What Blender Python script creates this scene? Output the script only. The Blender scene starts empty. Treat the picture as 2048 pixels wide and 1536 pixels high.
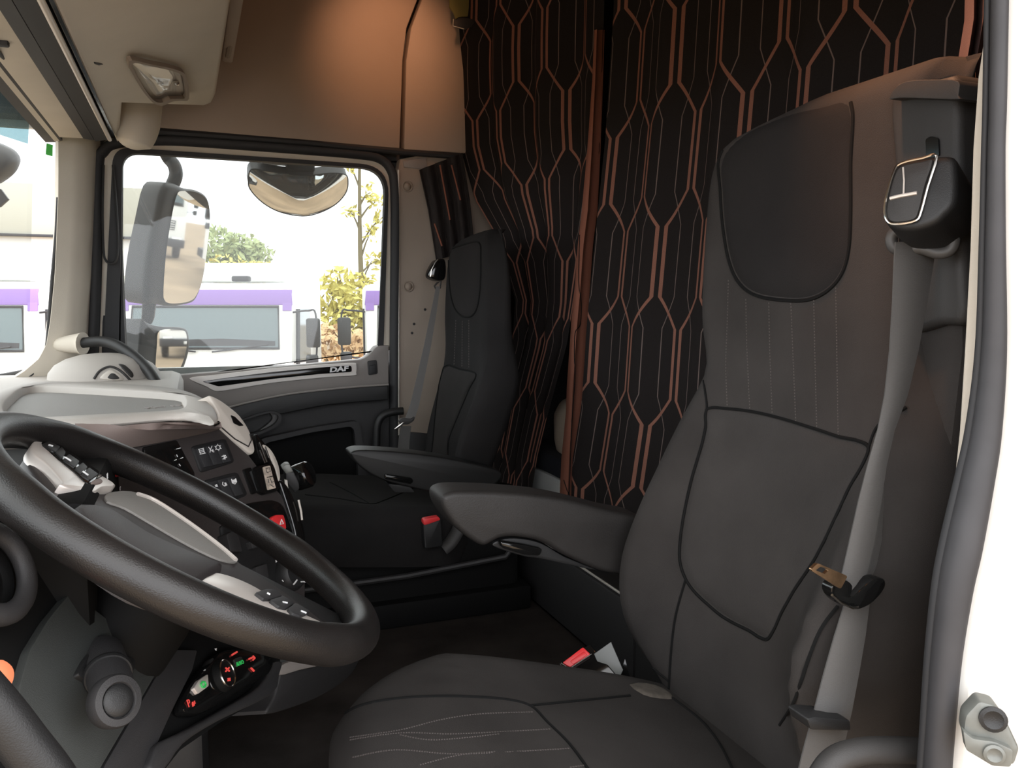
import bpy, bmesh, math, random
from mathutils import Vector as V, Matrix
from mathutils.bvhtree import BVHTree
random.seed(7)
SC = bpy.context.scene
COL = SC.collection

# ---------------------------------------------------------------- camera, world, exposure
FPX, EYE = 1620.0, V((0, 0, 1.12))
YAW, PITCH = math.radians(21.5), math.radians(5.57)
FW = V((math.sin(YAW)*math.cos(PITCH), math.cos(YAW)*math.cos(PITCH), -math.sin(PITCH)))
RT = V((math.cos(YAW), -math.sin(YAW), 0)); UP = RT.cross(FW)
cam = bpy.data.objects.new('camera', bpy.data.cameras.new('camera')); COL.objects.link(cam)
m3 = Matrix((RT, UP, -FW)).transposed()
cam.matrix_world = Matrix.Translation(EYE) @ m3.to_4x4()
cam.data.sensor_width = 36; cam.data.lens = FPX/2048*36; cam.data.clip_start = .02
SC.camera = cam

world = bpy.data.worlds.new('overcast_sky'); SC.world = world; world.use_nodes = True
wn = world.node_tree; wn.nodes.clear()
w_out = wn.nodes.new('ShaderNodeOutputWorld'); w_bg = wn.nodes.new('ShaderNodeBackground')
w_tc = wn.nodes.new('ShaderNodeTexCoord'); w_sep = wn.nodes.new('ShaderNodeSeparateXYZ')
w_ramp = wn.nodes.new('ShaderNodeValToRGB')
wn.links.new(w_tc.outputs['Generated'], w_sep.inputs[0]); wn.links.new(w_sep.outputs['Z'], w_ramp.inputs[0])
w_ramp.color_ramp.elements[0].color = (.93, .95, 1, 1); w_ramp.color_ramp.elements[1].color = (1, .99, .97, 1)
wn.links.new(w_ramp.outputs[0], w_bg.inputs[0]); wn.links.new(w_bg.outputs[0], w_out.inputs[0])
w_bg.inputs[1].default_value = 1.0
VS = SC.view_settings
VS.view_transform = 'Standard'; VS.look = 'None'; VS.gamma = 1; VS.use_curve_mapping = False
VS.exposure = 2.1
SC.cycles.max_bounces = 10; SC.cycles.diffuse_bounces = 5; SC.cycles.transparent_max_bounces = 16
SC.cycles.caustics_reflective = False; SC.cycles.caustics_refractive = False
SC.cycles.use_denoising = True

# ---------------------------------------------------------------- rays: a pixel of the photograph -> a point at a known depth
def ray(px, py): return FW*FPX + RT*(px-1024) - UP*(py-768)
def at(px, py, ax, v):
    d = ray(px, py); i = 'xyz'.index(ax)
    return EYE + d*((v-EYE[i])/d[i])
def hit(px, py, pl):
    d = ray(px, py); O, n = pl
    return EYE + d*((O-EYE).dot(n)/d.dot(n))

# ---------------------------------------------------------------- materials
def mat(name, col, rough=.6, metal=0., bump=0., bscale=200., vary=0., vscale=8., spec=.5, coat=0., stretch=None, emit=None, estr=0.):
    m = bpy.data.materials.new(name); m.use_nodes = True
    nt = m.node_tree; p = nt.nodes['Principled BSDF']
    p.inputs['Base Color'].default_value = (*col, 1); p.inputs['Roughness'].default_value = rough
    p.inputs['Metallic'].default_value = metal; p.inputs['Specular IOR Level'].default_value = spec
    p.inputs['Coat Weight'].default_value = coat
    tc = nt.nodes.new('ShaderNodeTexCoord'); src = tc.outputs['Object']
    if stretch:
        mp = nt.nodes.new('ShaderNodeMapping'); mp.inputs['Scale'].default_value = stretch
        nt.links.new(src, mp.inputs[0]); src = mp.outputs[0]
    if vary:
        n = nt.nodes.new('ShaderNodeTexNoise'); n.inputs['Scale'].default_value = vscale; n.inputs['Detail'].default_value = 5
        r = nt.nodes.new('ShaderNodeMapRange'); r.inputs[3].default_value = 1-vary; r.inputs[4].default_value = 1+vary
        r.inputs[1].default_value = .3; r.inputs[2].default_value = .7
        x = nt.nodes.new('ShaderNodeMix'); x.data_type = 'RGBA'; x.blend_type = 'MULTIPLY'; x.inputs[0].default_value = 1
        x.inputs[6].default_value = (*col, 1)
        nt.links.new(src, n.inputs[0]); nt.links.new(n.outputs[0], r.inputs[0]); nt.links.new(r.outputs[0], x.inputs[7])
        nt.links.new(x.outputs[2], p.inputs['Base Color'])
    if bump:
        n2 = nt.nodes.new('ShaderNodeTexNoise'); n2.inputs['Scale'].default_value = bscale; n2.inputs['Detail'].default_value = 3
        b = nt.nodes.new('ShaderNodeBump'); b.inputs['Strength'].default_value = bump; b.inputs['Distance'].default_value = .002
        nt.links.new(src, n2.inputs[0]); nt.links.new(n2.outputs[0], b.inputs['Height']); nt.links.new(b.outputs[0], p.inputs['Normal'])
    if emit:
        p.inputs['Emission Color'].default_value = (*emit, 1); p.inputs['Emission Strength'].default_value = estr
    return m

def glass(name, tint=(1, 1, 1), veil=.04, gloss=.05, dirt=0.):
    m = bpy.data.materials.new(name); m.use_nodes = True; nt = m.node_tree; nt.nodes.clear()
    o = nt.nodes.new('ShaderNodeOutputMaterial'); t = nt.nodes.new('ShaderNodeBsdfTransparent'); t.inputs[0].default_value = (*tint, 1)
    g = nt.nodes.new('ShaderNodeBsdfGlossy'); g.inputs['Roughness'].default_value = .02
    tr = nt.nodes.new('ShaderNodeBsdfTranslucent'); tr.inputs[0].default_value = (.9, .9, .88, 1)  # pale translucent layer stands for glare veiling the view through the glass
    a = nt.nodes.new('ShaderNodeMixShader'); a.inputs[0].default_value = gloss
    b = nt.nodes.new('ShaderNodeMixShader'); b.inputs[0].default_value = veil
    nt.links.new(t.outputs[0], a.inputs[1]); nt.links.new(g.outputs[0], a.inputs[2])
    nt.links.new(a.outputs[0], b.inputs[1]); nt.links.new(tr.outputs[0], b.inputs[2]); nt.links.new(b.outputs[0], o.inputs[0])
    return m

M = {}
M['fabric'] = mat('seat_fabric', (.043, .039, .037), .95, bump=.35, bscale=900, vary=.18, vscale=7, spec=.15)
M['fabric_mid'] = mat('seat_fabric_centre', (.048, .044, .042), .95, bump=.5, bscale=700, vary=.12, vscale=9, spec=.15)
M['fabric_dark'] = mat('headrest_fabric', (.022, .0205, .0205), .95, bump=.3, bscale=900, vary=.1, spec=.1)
M['piping'] = mat('seam_piping', (.010, .010, .010), .9, spec=.1)
M['stitch'] = mat('stitch_thread', (.09, .076, .072), .9)
M['leather'] = mat('armrest_vinyl', (.020, .018, .017), .55, bump=.25, bscale=500, vary=.2, vscale=12)
M['plastic_black'] = mat('black_plastic', (.014, .014, .0145), .5, bump=.2, bscale=900)
M['plastic_dark'] = mat('dark_grey_plastic', (.028, .027, .028), .55, bump=.25, bscale=1200)
M['gloss_black'] = mat('gloss_black', (.006, .006, .006), .08, spec=.6)
M['panel_brown'] = mat('brown_grey_console', (.045, .038, .037), .5, bump=.2, bscale=1200)
M['tower'] = mat('seat_tower_plastic', (.030, .028, .027), .6, bump=.2, bscale=900)
M['beige'] = mat('beige_trim', (.62, .565, .48), .7, bump=.15, bscale=600, vary=.04)
M['beige_dark'] = mat('taupe_side_trim', (.30, .245, .20), .75, bump=.15, bscale=600, vary=.06, vscale=5)
M['beige_wall'] = mat('upper_side_trim', (.36, .28, .225), .6, bump=.12, bscale=500, vary=.05, vscale=4)
M['grey_top'] = mat('grey_beige_dash', (.44, .405, .37), .55, bump=.2, bscale=900)
M['pad'] = mat('brown_dash_pad', (.22, .172, .155), .6, bump=.2, bscale=900)
M['tray'] = mat('tray_grey', (.26, .25, .235), .6, bump=.3, bscale=700)
M['cream'] = mat('cream_gloss_trim', (.62, .57, .51), .35)
M['silver'] = mat('satin_silver_trim', (.74, .68, .63), .33, metal=.35)
M['mid_grey'] = mat('mid_grey_plastic', (.075, .072, .070), .5)
M['armrest_p'] = mat('passenger_armrest_vinyl', (.009, .009, .009), .5)  # armrest vinyl darkened; passenger side shade put into the colour
M['web_p'] = mat('pale_belt_webbing', (.14, .135, .13), .75, bump=.4, bscale=300, stretch=(1, 1, 6))  # belt webbing lightened; window light put into the colour
M['bezel'] = mat('pale_bezel', (.82, .77, .73), .35)  # silver bezel coloured lighter to carry the bright light on it
M['deep_black'] = mat('deep_black_plastic', (.006, .006, .006), .7, spec=.15)
M['knee'] = mat('knee_panel_grey', (.042, .045, .043), .5, bump=.2, bscale=900, vary=.15, vscale=5)
M['bracket'] = mat('grey_bracket', (.15, .155, .15), .5)
M['fabric_p'] = mat('passenger_fabric', (.020, .019, .019), .95, bump=.35, bscale=900, vary=.15, vscale=7, spec=.12)  # seat fabric darkened; shade of the far side put into the colour
M['fabric_pm'] = mat('passenger_fabric_centre', (.028, .026, .025), .95, bump=.5, bscale=700, vary=.12, vscale=9, spec=.12)  # same far side shade put into the centre panel colour
M['grey_door'] = mat('grey_door_trim', (.26, .235, .22), .5, bump=.15, bscale=900)
M['rubber'] = mat('rubber_seal', (.022, .022, .024), .65)
M['rubber_grey'] = mat('dusty_rubber_seal', (.034, .033, .036), .6, vary=.15, vscale=20)
M['rim'] = mat('steering_leather', (.013, .0115, .011), .36, bump=.2, bscale=700, vary=.35, vscale=9)
M['hub'] = mat('steering_hub_vinyl', (.032, .027, .027), .5, bump=.2, bscale=900)
M['hub_grey'] = mat('steering_hub_grey', (.21, .20, .185), .55, bump=.35, bscale=700)
M['carpet'] = mat('floor_mat', (.040, .034, .031), .95, bump=.5, bscale=500, vary=.3, vscale=10, spec=.1)
M['web'] = mat('belt_webbing', (.092, .088, .085), .75, bump=.4, bscale=300, stretch=(1, 1, 6))
M['chrome'] = mat('polished_metal', (.75, .72, .68), .18, metal=1)
M['brass'] = mat('worn_steel_tongue', (.62, .40, .24), .3, metal=1, vary=.3, vscale=60)
M['red'] = mat('red_button', (.75, .035, .04), .4)
M['white_mark'] = mat('white_print', (.75, .75, .75), .6)
M['white_paint'] = mat('white_truck_paint', (.80, .80, .78), .3)
M['jamb'] = mat('white_jamb_paint', (.78, .76, .72), .45, vary=.05)
M['purple'] = mat('purple_paint', (.27, .16, .46), .35)
M['mattress'] = mat('white_mattress_cover', (.72, .73, .70), .85)
M['pillow'] = mat('beige_pillow', (.62, .52, .40), .9)
M['navy'] = mat('navy_ribbed_band', (.020, .023, .030), .8, bump=.5, bscale=200)
M['lining'] = mat('terracotta_lining', (.26, .105, .070), .95, bump=.3, bscale=500, spec=.1)
M['mirror'] = mat('mirror_glass', (.85, .86, .86), .02, metal=1)
M['mirror_case'] = mat('mirror_housing_plastic', (.030, .031, .033), .45)
M['ground'] = mat('yard_gravel', (.30, .215, .135), .95, bump=.5, bscale=4, vary=.25, vscale=.6)
M['metal_band'] = mat('galvanised_cladding', (.48, .47, .40), .6)
M['leaf_y'] = mat('yellow_green_leaf', (.62, .56, .16), .8)
M['leaf_g'] = mat('green_leaf', (.36, .42, .20), .8)
M['leaf_o'] = mat('autumn_leaf', (.70, .50, .28), .8)
M['bark'] = mat('bark', (.20, .17, .10), .9)
M['truck_glass'] = mat('truck_windscreen_glass', (.10, .14, .15), .06, spec=.8)
M['truck_interior'] = mat('truck_black_trim', (.04, .04, .045), .6)
M['steel'] = mat('zinc_striker_steel', (.17, .175, .16), .42, metal=.25, vary=.15, vscale=50)
M['green_sticker'] = mat('green_sticker', (.05, .42, .05), .6)
M['red_glow'] = mat('red_backlit_symbol', (.3, .02, .02), .5, emit=(1, .10, .08), estr=.13)
M['green_glow'] = mat('green_backlit_symbol', (.02, .2, .04), .5, emit=(.05, 1, .2), estr=.07)
M['orange_glow'] = mat('orange_backlit_button', (.4, .1, .04), .5, emit=(1, .32, .16), estr=.16)
M['lamp_glow'] = mat('amber_lamp_lens', (.4, .2, .1), .4, emit=(1, .36, .13), estr=3.)
M['olive'] = mat('olive_strap', (.16, .14, .04), .8)
M['pane'] = glass('side_pane_glass', tint=(.74, .76, .75), veil=.022, gloss=.03)
M['screen'] = glass('windscreen_glass', tint=(.70, .73, .72), veil=.022, gloss=.03)
M['tint'] = glass('tinted_sun_visor_glass', tint=(.40, .50, .52), veil=.03, gloss=.04)
M['lens'] = glass('clear_lamp_lens', tint=(.9, .9, .88), veil=.12, gloss=.25)
M['label'] = mat('worn_paper_label', (.50, .42, .35), .7, vary=.45, vscale=120)
M['rust'] = mat('dusty_seam_patch', (.10, .085, .07), .95, vary=.4, vscale=40)

# ---------------------------------------------------------------- mesh helpers
def newbm(): return bmesh.new()
def join(*bms):
    out = bmesh.new()
    for b in bms:
        me = bpy.data.meshes.new('t'); b.to_mesh(me); out.from_mesh(me); bpy.data.meshes.remove(me); b.free()
    return out
ORG = {}
def obj(name, bm, m, parent=None, smooth=40, label=None, mats=None):
    bmesh.ops.recalc_face_normals(bm, faces=bm.faces)
    if parent is not None: L = ORG[parent.name]
    else:
        xs = [v.co for v in bm.verts]
        L = V(((min(c.x for c in xs)+max(c.x for c in xs))/2, (min(c.y for c in xs)+max(c.y for c in xs))/2, min(c.z for c in xs)))
    for v in bm.verts: v.co -= L
    lim = math.radians(smooth)
    for f in bm.faces: f.smooth = True
    for e in bm.edges:
        if len(e.link_faces) != 2 or e.calc_face_angle(0) > lim: e.smooth = False
    me = bpy.data.meshes.new(name); bm.to_mesh(me); bm.free()
    for mm in (mats or [m]): me.materials.append(M[mm] if isinstance(mm, str) else mm)
    o = bpy.data.objects.new(name, me); COL.objects.link(o)
    if parent is not None: o.parent = parent
    else: o.location = L
    ORG[o.name] = L
    if label: o['label'] = label
    return o
def tag(o, label=None, cat=None, group=None, kind=None):
    if label: o['label'] = label
    if cat: o['category'] = cat
    if group: o['group'] = group
    if kind: o['kind'] = kind
    return o
def thing(name, label, cat, loc, group=None, kind=None):
    o = bpy.data.objects.new(name, None); COL.objects.link(o); o.location = V(loc); o.empty_display_size = .05
    ORG[o.name] = V(loc)
    return tag(o, label, cat, group, kind)
def struct(name, label, loc): return thing(name, label, None, loc, None, 'structure')

def prism(pts, d, bev=0., seg=2):
    bm = bmesh.new(); n = len(pts)
    a = [bm.verts.new(p) for p in pts]; b = [bm.verts.new(V(p)+V(d)) for p in pts]
    top = bm.faces.new(a); bot = bm.faces.new(list(reversed(b)))
    for i in range(n): bm.faces.new((a[i], b[i], b[(i+1) % n], a[(i+1) % n]))
    bmesh.ops.recalc_face_normals(bm, faces=bm.faces)
    if bev:
        es = [e for e in top.edges]
        bmesh.ops.bevel(bm, geom=es, offset=bev, segments=seg, profile=.5, affect='EDGES', clamp_overlap=True)
    return bm
def box(c, s, bev=0., rot=None, seg=2):
    bm = bmesh.new(); bmesh.ops.create_cube(bm, size=1)
    for v in bm.verts: v.co = V((v.co.x*s[0], v.co.y*s[1], v.co.z*s[2]))
    if bev: bmesh.ops.bevel(bm, geom=list(bm.edges), offset=bev, segments=seg, profile=.5, affect='EDGES', clamp_overlap=True)
    if rot is not None: bmesh.ops.transform(bm, matrix=rot.to_4x4(), verts=bm.verts)
    bmesh.ops.translate(bm, vec=V(c), verts=bm.verts)
    return bm
def bx(x0, x1, y0, y1, z0, z1, bev=0.): return box(((x0+x1)/2, (y0+y1)/2, (z0+z1)/2), (x1-x0, y1-y0, z1-z0), bev)
def cr(pts, n=8, closed=False):
    P = [V(p) for p in pts]; out = []; N = len(P)
    rng = range(N) if closed else range(N-1)
    for i in rng:
        if closed: a, b, c, d = P[i-1], P[i], P[(i+1) % N], P[(i+2) % N]
        else: a, b, c, d = P[max(i-1, 0)], P[i], P[i+1], P[min(i+2, N-1)]
        for k in range(n):
            t = k/n
            out.append(.5*((2*b)+(c-a)*t+(2*a-5*b+4*c-d)*t*t+(3*b-a-3*c+d)*t**3))
    if not closed: out.append(P[-1])
    return out
def cr2(pts, n=6, closed=True): return [(p.x, p.y) for p in cr([(a, b, 0) for a, b in pts], n, closed)]
def rnd(pts, r, n=5):
    """rounded 2D polygon corners"""
    out = []; N = len(pts)
    for i in range(N):
        p = V((*pts[i], 0)); a = V((*pts[i-1], 0)); b = V((*pts[(i+1) % N], 0))
        ra = min(r, (a-p).length*.45); rb = min(r, (b-p).length*.45)
        s = p+(a-p).normalized()*ra; e = p+(b-p).normalized()*rb
        for k in range(n+1):
            t = k/n; q = s*(1-t)**2+p*2*t*(1-t)+e*t*t; out.append((q.x, q.y))
    return out
def tube(pts, r, seg=12, closed=False, cap=True, squash=1., side=None):
    P = [V(p) for p in pts]; N = len(P); R = r if isinstance(r, (list, tuple)) else [r]*N
    bm = bmesh.new(); rings = []
    t0 = (P[1]-P[0]).normalized()
    nrm = V(side) if side is not None else t0.orthogonal()
    nrm = (nrm-t0*nrm.dot(t0)).normalized()
    for i in range(N):
        if closed: t = P[(i+1) % N]-P[i-1]
        else: t = P[min(i+1, N-1)]-P[max(i-1, 0)]
        t = t.normalized() if t.length > 1e-9 else t0
        nrm = (nrm-t*nrm.dot(t)).normalized(); b = t.cross(nrm)
        rings.append([bm.verts.new(P[i]+nrm*(R[i]*math.cos(a))+b*(R[i]*squash*math.sin(a))) for a in (2*math.pi*k/seg for k in range(seg))])
    for i in range(N if closed else N-1):
        A, B = rings[i], rings[(i+1) % N]
        for k in range(seg): bm.faces.new((A[k], A[(k+1) % seg], B[(k+1) % seg], B[k]))
    if cap and not closed:
        bm.faces.new(list(reversed(rings[0]))); bm.faces.new(rings[-1])
    return bm
def grid(rows, closed=False):
    bm = bmesh.new(); vs = [[bm.verts.new(p) for p in r] for r in rows]
    for i in range(len(vs)-1):
        n = len(vs[i])
        for k in range(n if closed else n-1):
            bm.faces.new((vs[i][k], vs[i][(k+1) % n], vs[i+1][(k+1) % n], vs[i+1][k]))
    return bm, vs
def loft(rings, cap=True):
    bm, vs = grid(rings, True)
    if cap: bm.faces.new(list(reversed(vs[0]))); bm.faces.new(vs[-1])
    return bm
def thick(bm, d):
    bmesh.ops.recalc_face_normals(bm, faces=bm.faces)
    bmesh.ops.solidify(bm, geom=list(bm.faces), thickness=d); return bm
def ribbon(pts, w, t, wdir=None):
    """flat band: pts centre line, w half widths vectors"""
    rows = []
    for p, h in zip(pts, w): rows.append([V(p)-V(h), V(p)+V(h)])
    bm, _ = grid(rows); return thick(bm, t)
def lathe(prof, O, ax, seg=24):
    O = V(O); ax = V(ax).normalized(); a = ax.orthogonal().normalized(); b = ax.cross(a)
    rings = [[O+ax*h+(a*math.cos(t)+b*math.sin(t))*max(r, 1e-4) for t in (2*math.pi*k/seg for k in range(seg))] for r, h in prof]
    return loft(rings)
def pslab(pix, pl, th, bev=0., lift=0., rr=0, seg=2):
    """outline read in the photograph, laid on a real plane and given thickness behind it"""
    n = pl[1].normalized(); O = pl[0]+n*lift
    if rr: pix = rnd(pix, rr)
    return prism([hit(x, y, (O, n)) for x, y in pix], -n*th, bev, seg)
def bvh_of(*objs):
    vs, fs = [], []
    for o in objs:
        k = len(vs); L = ORG[o.parent.name] if o.parent else o.location
        vs += [v.co+L for v in o.data.vertices]; fs += [[k+i for i in p.vertices] for p in o.data.polygons]
    return BVHTree.FromPolygons(vs, fs)
def cast(px, py, bvh):
    d = ray(px, py).normalized(); h = bvh.ray_cast(EYE, d)
    if h[0] is None: return None
    n = h[1]
    if n.dot(d) > 0: n = -n
    return h[0], n
def drape(pix, bvh, off=.001, step=7):
    out = []
    for (a, b), (c, d) in zip(pix, pix[1:]):
        k = max(1, int(math.hypot(c-a, d-b)/step))
        for i in range(k):
            h = cast(a+(c-a)*i/k, b+(d-b)*i/k, bvh)
            if h: out.append(h[0]+h[1]*off)
    h = cast(*pix[-1], bvh)
    if h: out.append(h[0]+h[1]*off)
    return out
def seam(pix, bvh, r=.002, off=.0005, smooth=True):
    if smooth: pix = cr2(pix, 6, False)
    P = drape(pix, bvh, off)
    P = [p for i, p in enumerate(P) if i == 0 or (p-P[i-1]).length < .06]
    return tube(P, r, 6) if len(P) > 1 else bmesh.new()
def stitches(pix, bvh, gap=6., ln=3., r=.0007):
    pix = cr2(pix, 6, False); bms = []; bm = bmesh.new(); acc = 0
    L = [(pix[i], pix[i+1]) for i in range(len(pix)-1)]
    pts = []
    for (a, b), (c, d) in L:
        s = math.hypot(c-a, d-b); k = max(1, int(s))
        for i in range(k): pts.append((a+(c-a)*i/k, b+(d-b)*i/k))
    i = 0
    while i+int(ln) < len(pts):
        p, q = cast(*pts[i], bvh), cast(*pts[i+int(ln)], bvh)
        if p and q and (p[0]-q[0]).length < .02:
            A, B, n = p[0], q[0], p[1]; t = (B-A).normalized(); s = t.cross(n)*r
            vs = [bm.verts.new(x) for x in (A-s-n*.001, A+s-n*.001, B+s-n*.001, B-s-n*.001)]
            ws = [bm.verts.new(x) for x in (A-s+n*r, A+s+n*r, B+s+n*r, B-s+n*r)]
            bm.faces.new(ws)
            for j in range(4): bm.faces.new((vs[j], vs[(j+1) % 4], ws[(j+1) % 4], ws[j]))
        i += int(gap)
    return bm
def patch(pix, bvh, h=.006, rings=9, pw=6, sink=.002):
    cx = sum(p[0] for p in pix)/len(pix); cy = sum(p[1] for p in pix)/len(pix)
    bm = bmesh.new(); c = cast(cx, cy, bvh); vc = bm.verts.new(c[0]+c[1]*h); prev = None
    for k in range(1, rings+1):
        f = (k/rings)**.75; cur = []
        for x, y in pix:
            hh = None; g = f
            while hh is None and g > 0: hh = cast(cx+(x-cx)*g, cy+(y-cy)*g, bvh); g -= .02
            cur.append(bm.verts.new(hh[0]+hh[1]*(h*(1-f**pw)-(sink if k == rings else 0))))
        n = len(cur)
        for i in range(n):
            if prev is None: bm.faces.new((vc, cur[i], cur[(i+1) % n]))
            else: bm.faces.new((prev[i], cur[i], cur[(i+1) % n], prev[(i+1) % n]))
        prev = cur
    return bm
def text_bm(s, size, O, ex, ey, ext=.0006, shear=0., wide=1., bold=0.):
    """real lettering: font outline turned into mesh; O lower-left corner, ex/ey unit axes"""
    cu = bpy.data.curves.new('t', 'FONT'); cu.body = s; cu.size = size; cu.extrude = ext; cu.shear = shear; cu.offset = bold
    cu.resolution_u = 3
    o = bpy.data.objects.new('t', cu); COL.objects.link(o)
    dg = bpy.context.evaluated_depsgraph_get(); me = bpy.data.meshes.new_from_object(o.evaluated_get(dg))
    bpy.data.objects.remove(o); bpy.data.curves.remove(cu)
    bm = bmesh.new(); bm.from_mesh(me); bpy.data.meshes.remove(me)
    ex = V(ex).normalized(); ey = V(ey).normalized(); ez = ex.cross(ey)
    for v in bm.verts: v.co = V(O)+ex*(v.co.x*wide)+ey*v.co.y+ez*v.co.z
    return bm
def lerp_tab(tab, z):
    """piecewise-linear table [(key, a, b...)] sorted by key"""
    if z <= tab[0][0]: return tab[0][1:]
    for a, b in zip(tab, tab[1:]):
        if z <= b[0]:
            t = (z-a[0])/(b[0]-a[0]) if b[0] > a[0] else 0
            return tuple(p+(q-p)*t for p, q in zip(a[1:], b[1:]))
    return tab[-1][1:]

# ================================================================ STRUCTURE
X, Y, Z = V((1, 0, 0)), V((0, 1, 0)), V((0, 0, 1))
def PY(y): return (V((0, y, 0)), V((0, -1, 0)))
def PX(x): return (V((x, 0, 0)), V((-1, 0, 0)))
def PZ(z): return (V((0, 0, z)), V((0, 0, 1)))

tag(obj('ground', bx(-60, 60, -30, 90, -1.45, -1.35), 'ground'), 'brown gravel yard outside the cab', kind='structure')
fl = struct('floor', 'dark floor of the cab with raised centre tunnel', (.5, 1.6, 0))
obj('floor_mat', bx(-.6, 1.8, .5, 2.74, -.1, 0), 'carpet', fl)
obj('tunnel_cover', bx(-.45, .90, 1.28, 2.60, 0, .27, .02), 'carpet', fl)
tag(obj('ceiling', bx(-.7, 1.85, .42, 2.8, 2.30, 2.36), 'beige_wall'), 'pale roof lining of the cab', kind='structure')
tag(obj('wall_rear', bx(1.75, 1.82, .42, 2.8, -.1, 2.3), 'beige_wall'), 'rear wall of the cab behind the curtains', kind='structure')
wr = struct('wall_right', 'near side cab wall behind and above the open door', (1.2, .48, 0))
obj('side_panel', bx(.80, 1.82, .42, .52, -.1, 2.3), 'beige_dark', wr)
obj('outer_skin', bx(.80, 1.82, .40, .418, -.45, 2.36), 'white_paint', wr)
obj('outer_skin', bx(-.7, .80, .40, .418, 1.64, 2.36), 'white_paint', wr)
obj('door_header', bx(-.7, .80, .42, .52, 1.62, 2.3), 'beige_dark', wr)
wf = struct('wall_front', 'front bulkhead above and below the windscreen', (-.6, 1.6, 0))
obj('upper_bulkhead', bx(-.66, -.36, .42, 2.8, 1.86, 2.3), 'beige_dark', wf)
obj('lower_bulkhead', bx(-.74, -.66, .42, 2.8, -.1, .86), 'plastic_black', wf)

# ---- passenger side wall (upper panels over the door, rear quarter)
wl = struct('wall_left', 'passenger side cab wall above the door window', (.4, 2.7, 1.6))
PW = PY(2.655)
obj('upper_panel', pslab([(300, 254), (800, 297), (806, 120), (814, 55), (835, 0), (850, -60), (852, -175), (250, -175)], PW, .05, .006), 'beige_wall', wl)
obj('rear_quarter_panel', pslab([(808, 299), (922, 306), (940, 306), (940, -175), (862, -175), (858, -60), (843, 0), (822, 55), (812, 120)], PW, .05, .006), 'beige_wall', wl)
obj('backing', bx(-.7, 1.82, 2.715, 2.80, 1.66, 2.3), 'plastic_black', wl)
obj('corner_backing', bx(-.32, .74, 2.725, 2.80, 1.595, 1.66), 'rubber', wl)
obj('post_backing', bx(.635, .74, 2.725, 2.80, .1, 1.60), 'rubber', wl)
obj('rear_backing', bx(.74, 1.82, 2.72, 2.80, -.1, 1.66), 'plastic_black', wl)
obj('outer_skin', bx(-.7, 1.82, 2.80, 2.825, 1.64, 2.36), 'white_paint', wl)
obj('outer_skin', bx(-.3, .64, 2.80, 2.825, -.45, .92), 'white_paint', wl)
obj('outer_skin', bx(.64, 1.82, 2.80, 2.825, -.45, 1.64), 'white_paint', wl)
obj('sill', bx(-.7, .75, 2.70, 2.80, -.1, .12), 'plastic_black', wl)
obj('header_rail', tube([at(x, y, 'y', 2.665) for x, y in ((290, 261), (450, 272), (610, 284), (800, 303), (925, 313))], .011, 8), 'rubber', wl)

# ---- door aperture seal, far side
tag(obj('trim_1', tube(cr([at(x, y, 'y', 2.675) for x, y in ((184, 760), (192, 560), (196, 340), (206, 304), (236, 286), (330, 281), (450, 288), (610, 300), (715, 309), (758, 317), (781, 339), (789, 380), (790, 500), (788, 700), (788, 900), (786, 1100))], 6), .0165, 10, squash=.8), 'rubber'),
    'black rubber seal around the passenger door opening', kind='structure')

# ---- passenger B pillar
bp = struct('trim_2', 'taupe pillar trim between passenger door and seat', (.8, 2.66, .8))
obj('pillar_panel', pslab([(797, 335), (800, 318), (850, 308), (1010, 320), (1010, 880), (797, 866)], PY(2.672), .045, .004), 'beige_dark', bp)
obj('top_clip', pslab([(806, 322), (852, 314), (856, 340), (826, 336), (808, 334)], PY(2.668), .012, .002), 'grey_door', bp)
obj('lower_cover', pslab([(797, 862), (1010, 880), (1010, 1260), (790, 1260)], PY(2.668), .05, .004), 'plastic_black', bp)
obj('edge_strip', tube([at(797, y, 'y', 2.668) for y in (340, 600, 870)], .004, 6), 'cream', bp)
for px, py in ((815, 373), (817, 573)):
    O = at(px, py, 'y', 2.672)
    c = obj('screw_cap', lathe([(.019, 0), (.019, .002), (.0165, .004), (.0125, .001), (.0115, .004), (.006, .008), (0, .009)], O, -Y, 20), 'beige_dark', bp)
for px, py in ((850, 619), (828, 648), (824, 666), (846, 752), (838, 790)):
    obj('screw_hole', lathe([(.0045, 0), (.0045, .001), (.002, .0012)], at(px, py, 'y', 2.6715), -Y, 10), 'plastic_black', bp)

# ---- A pillar (passenger side front corner)
ap = struct('trim_3', 'beige front corner pillar beside the windscreen', (-.3, 2.6, .9))
rows = []
for py, l, m, r in ((225, 104, 150, 176), (262, 118, 152, 184), (285, 126, 156, 188), (400, 125, 153, 184), (550, 119, 146, 177), (640, 110, 140, 170), (690, 102, 138, 168), (722, 86, 130, 168), (748, 56, 120, 170), (775, 14, 100, 172)):
    rows.append([at(l-6, py, 'y', 2.62), at(l, py, 'y', 2.55), at(m, py, 'y', 2.57), at(r-6, py, 'y', 2.655), at(r+4, py, 'y', 2.70)])
bm, _ = grid(rows); bmesh.ops.subdivide_edges(bm, edges=[e for e in bm.edges], cuts=1, smooth=.3)
obj('pillar_cover', thick(bm, .012), 'beige', ap, smooth=60)
obj('glass_seal', tube(cr([at(x, y, 'y', 2.545) for x, y in ((116, 395), (112, 470), (104, 560), (98, 640), (92, 700), (78, 735), (52, 758))], 6), .0045, 8), 'rubber', ap)
obj('aperture_gap', bx(-.235, -.19, 2.70, 2.78, .80, 1.64), 'rubber', ap)

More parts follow.
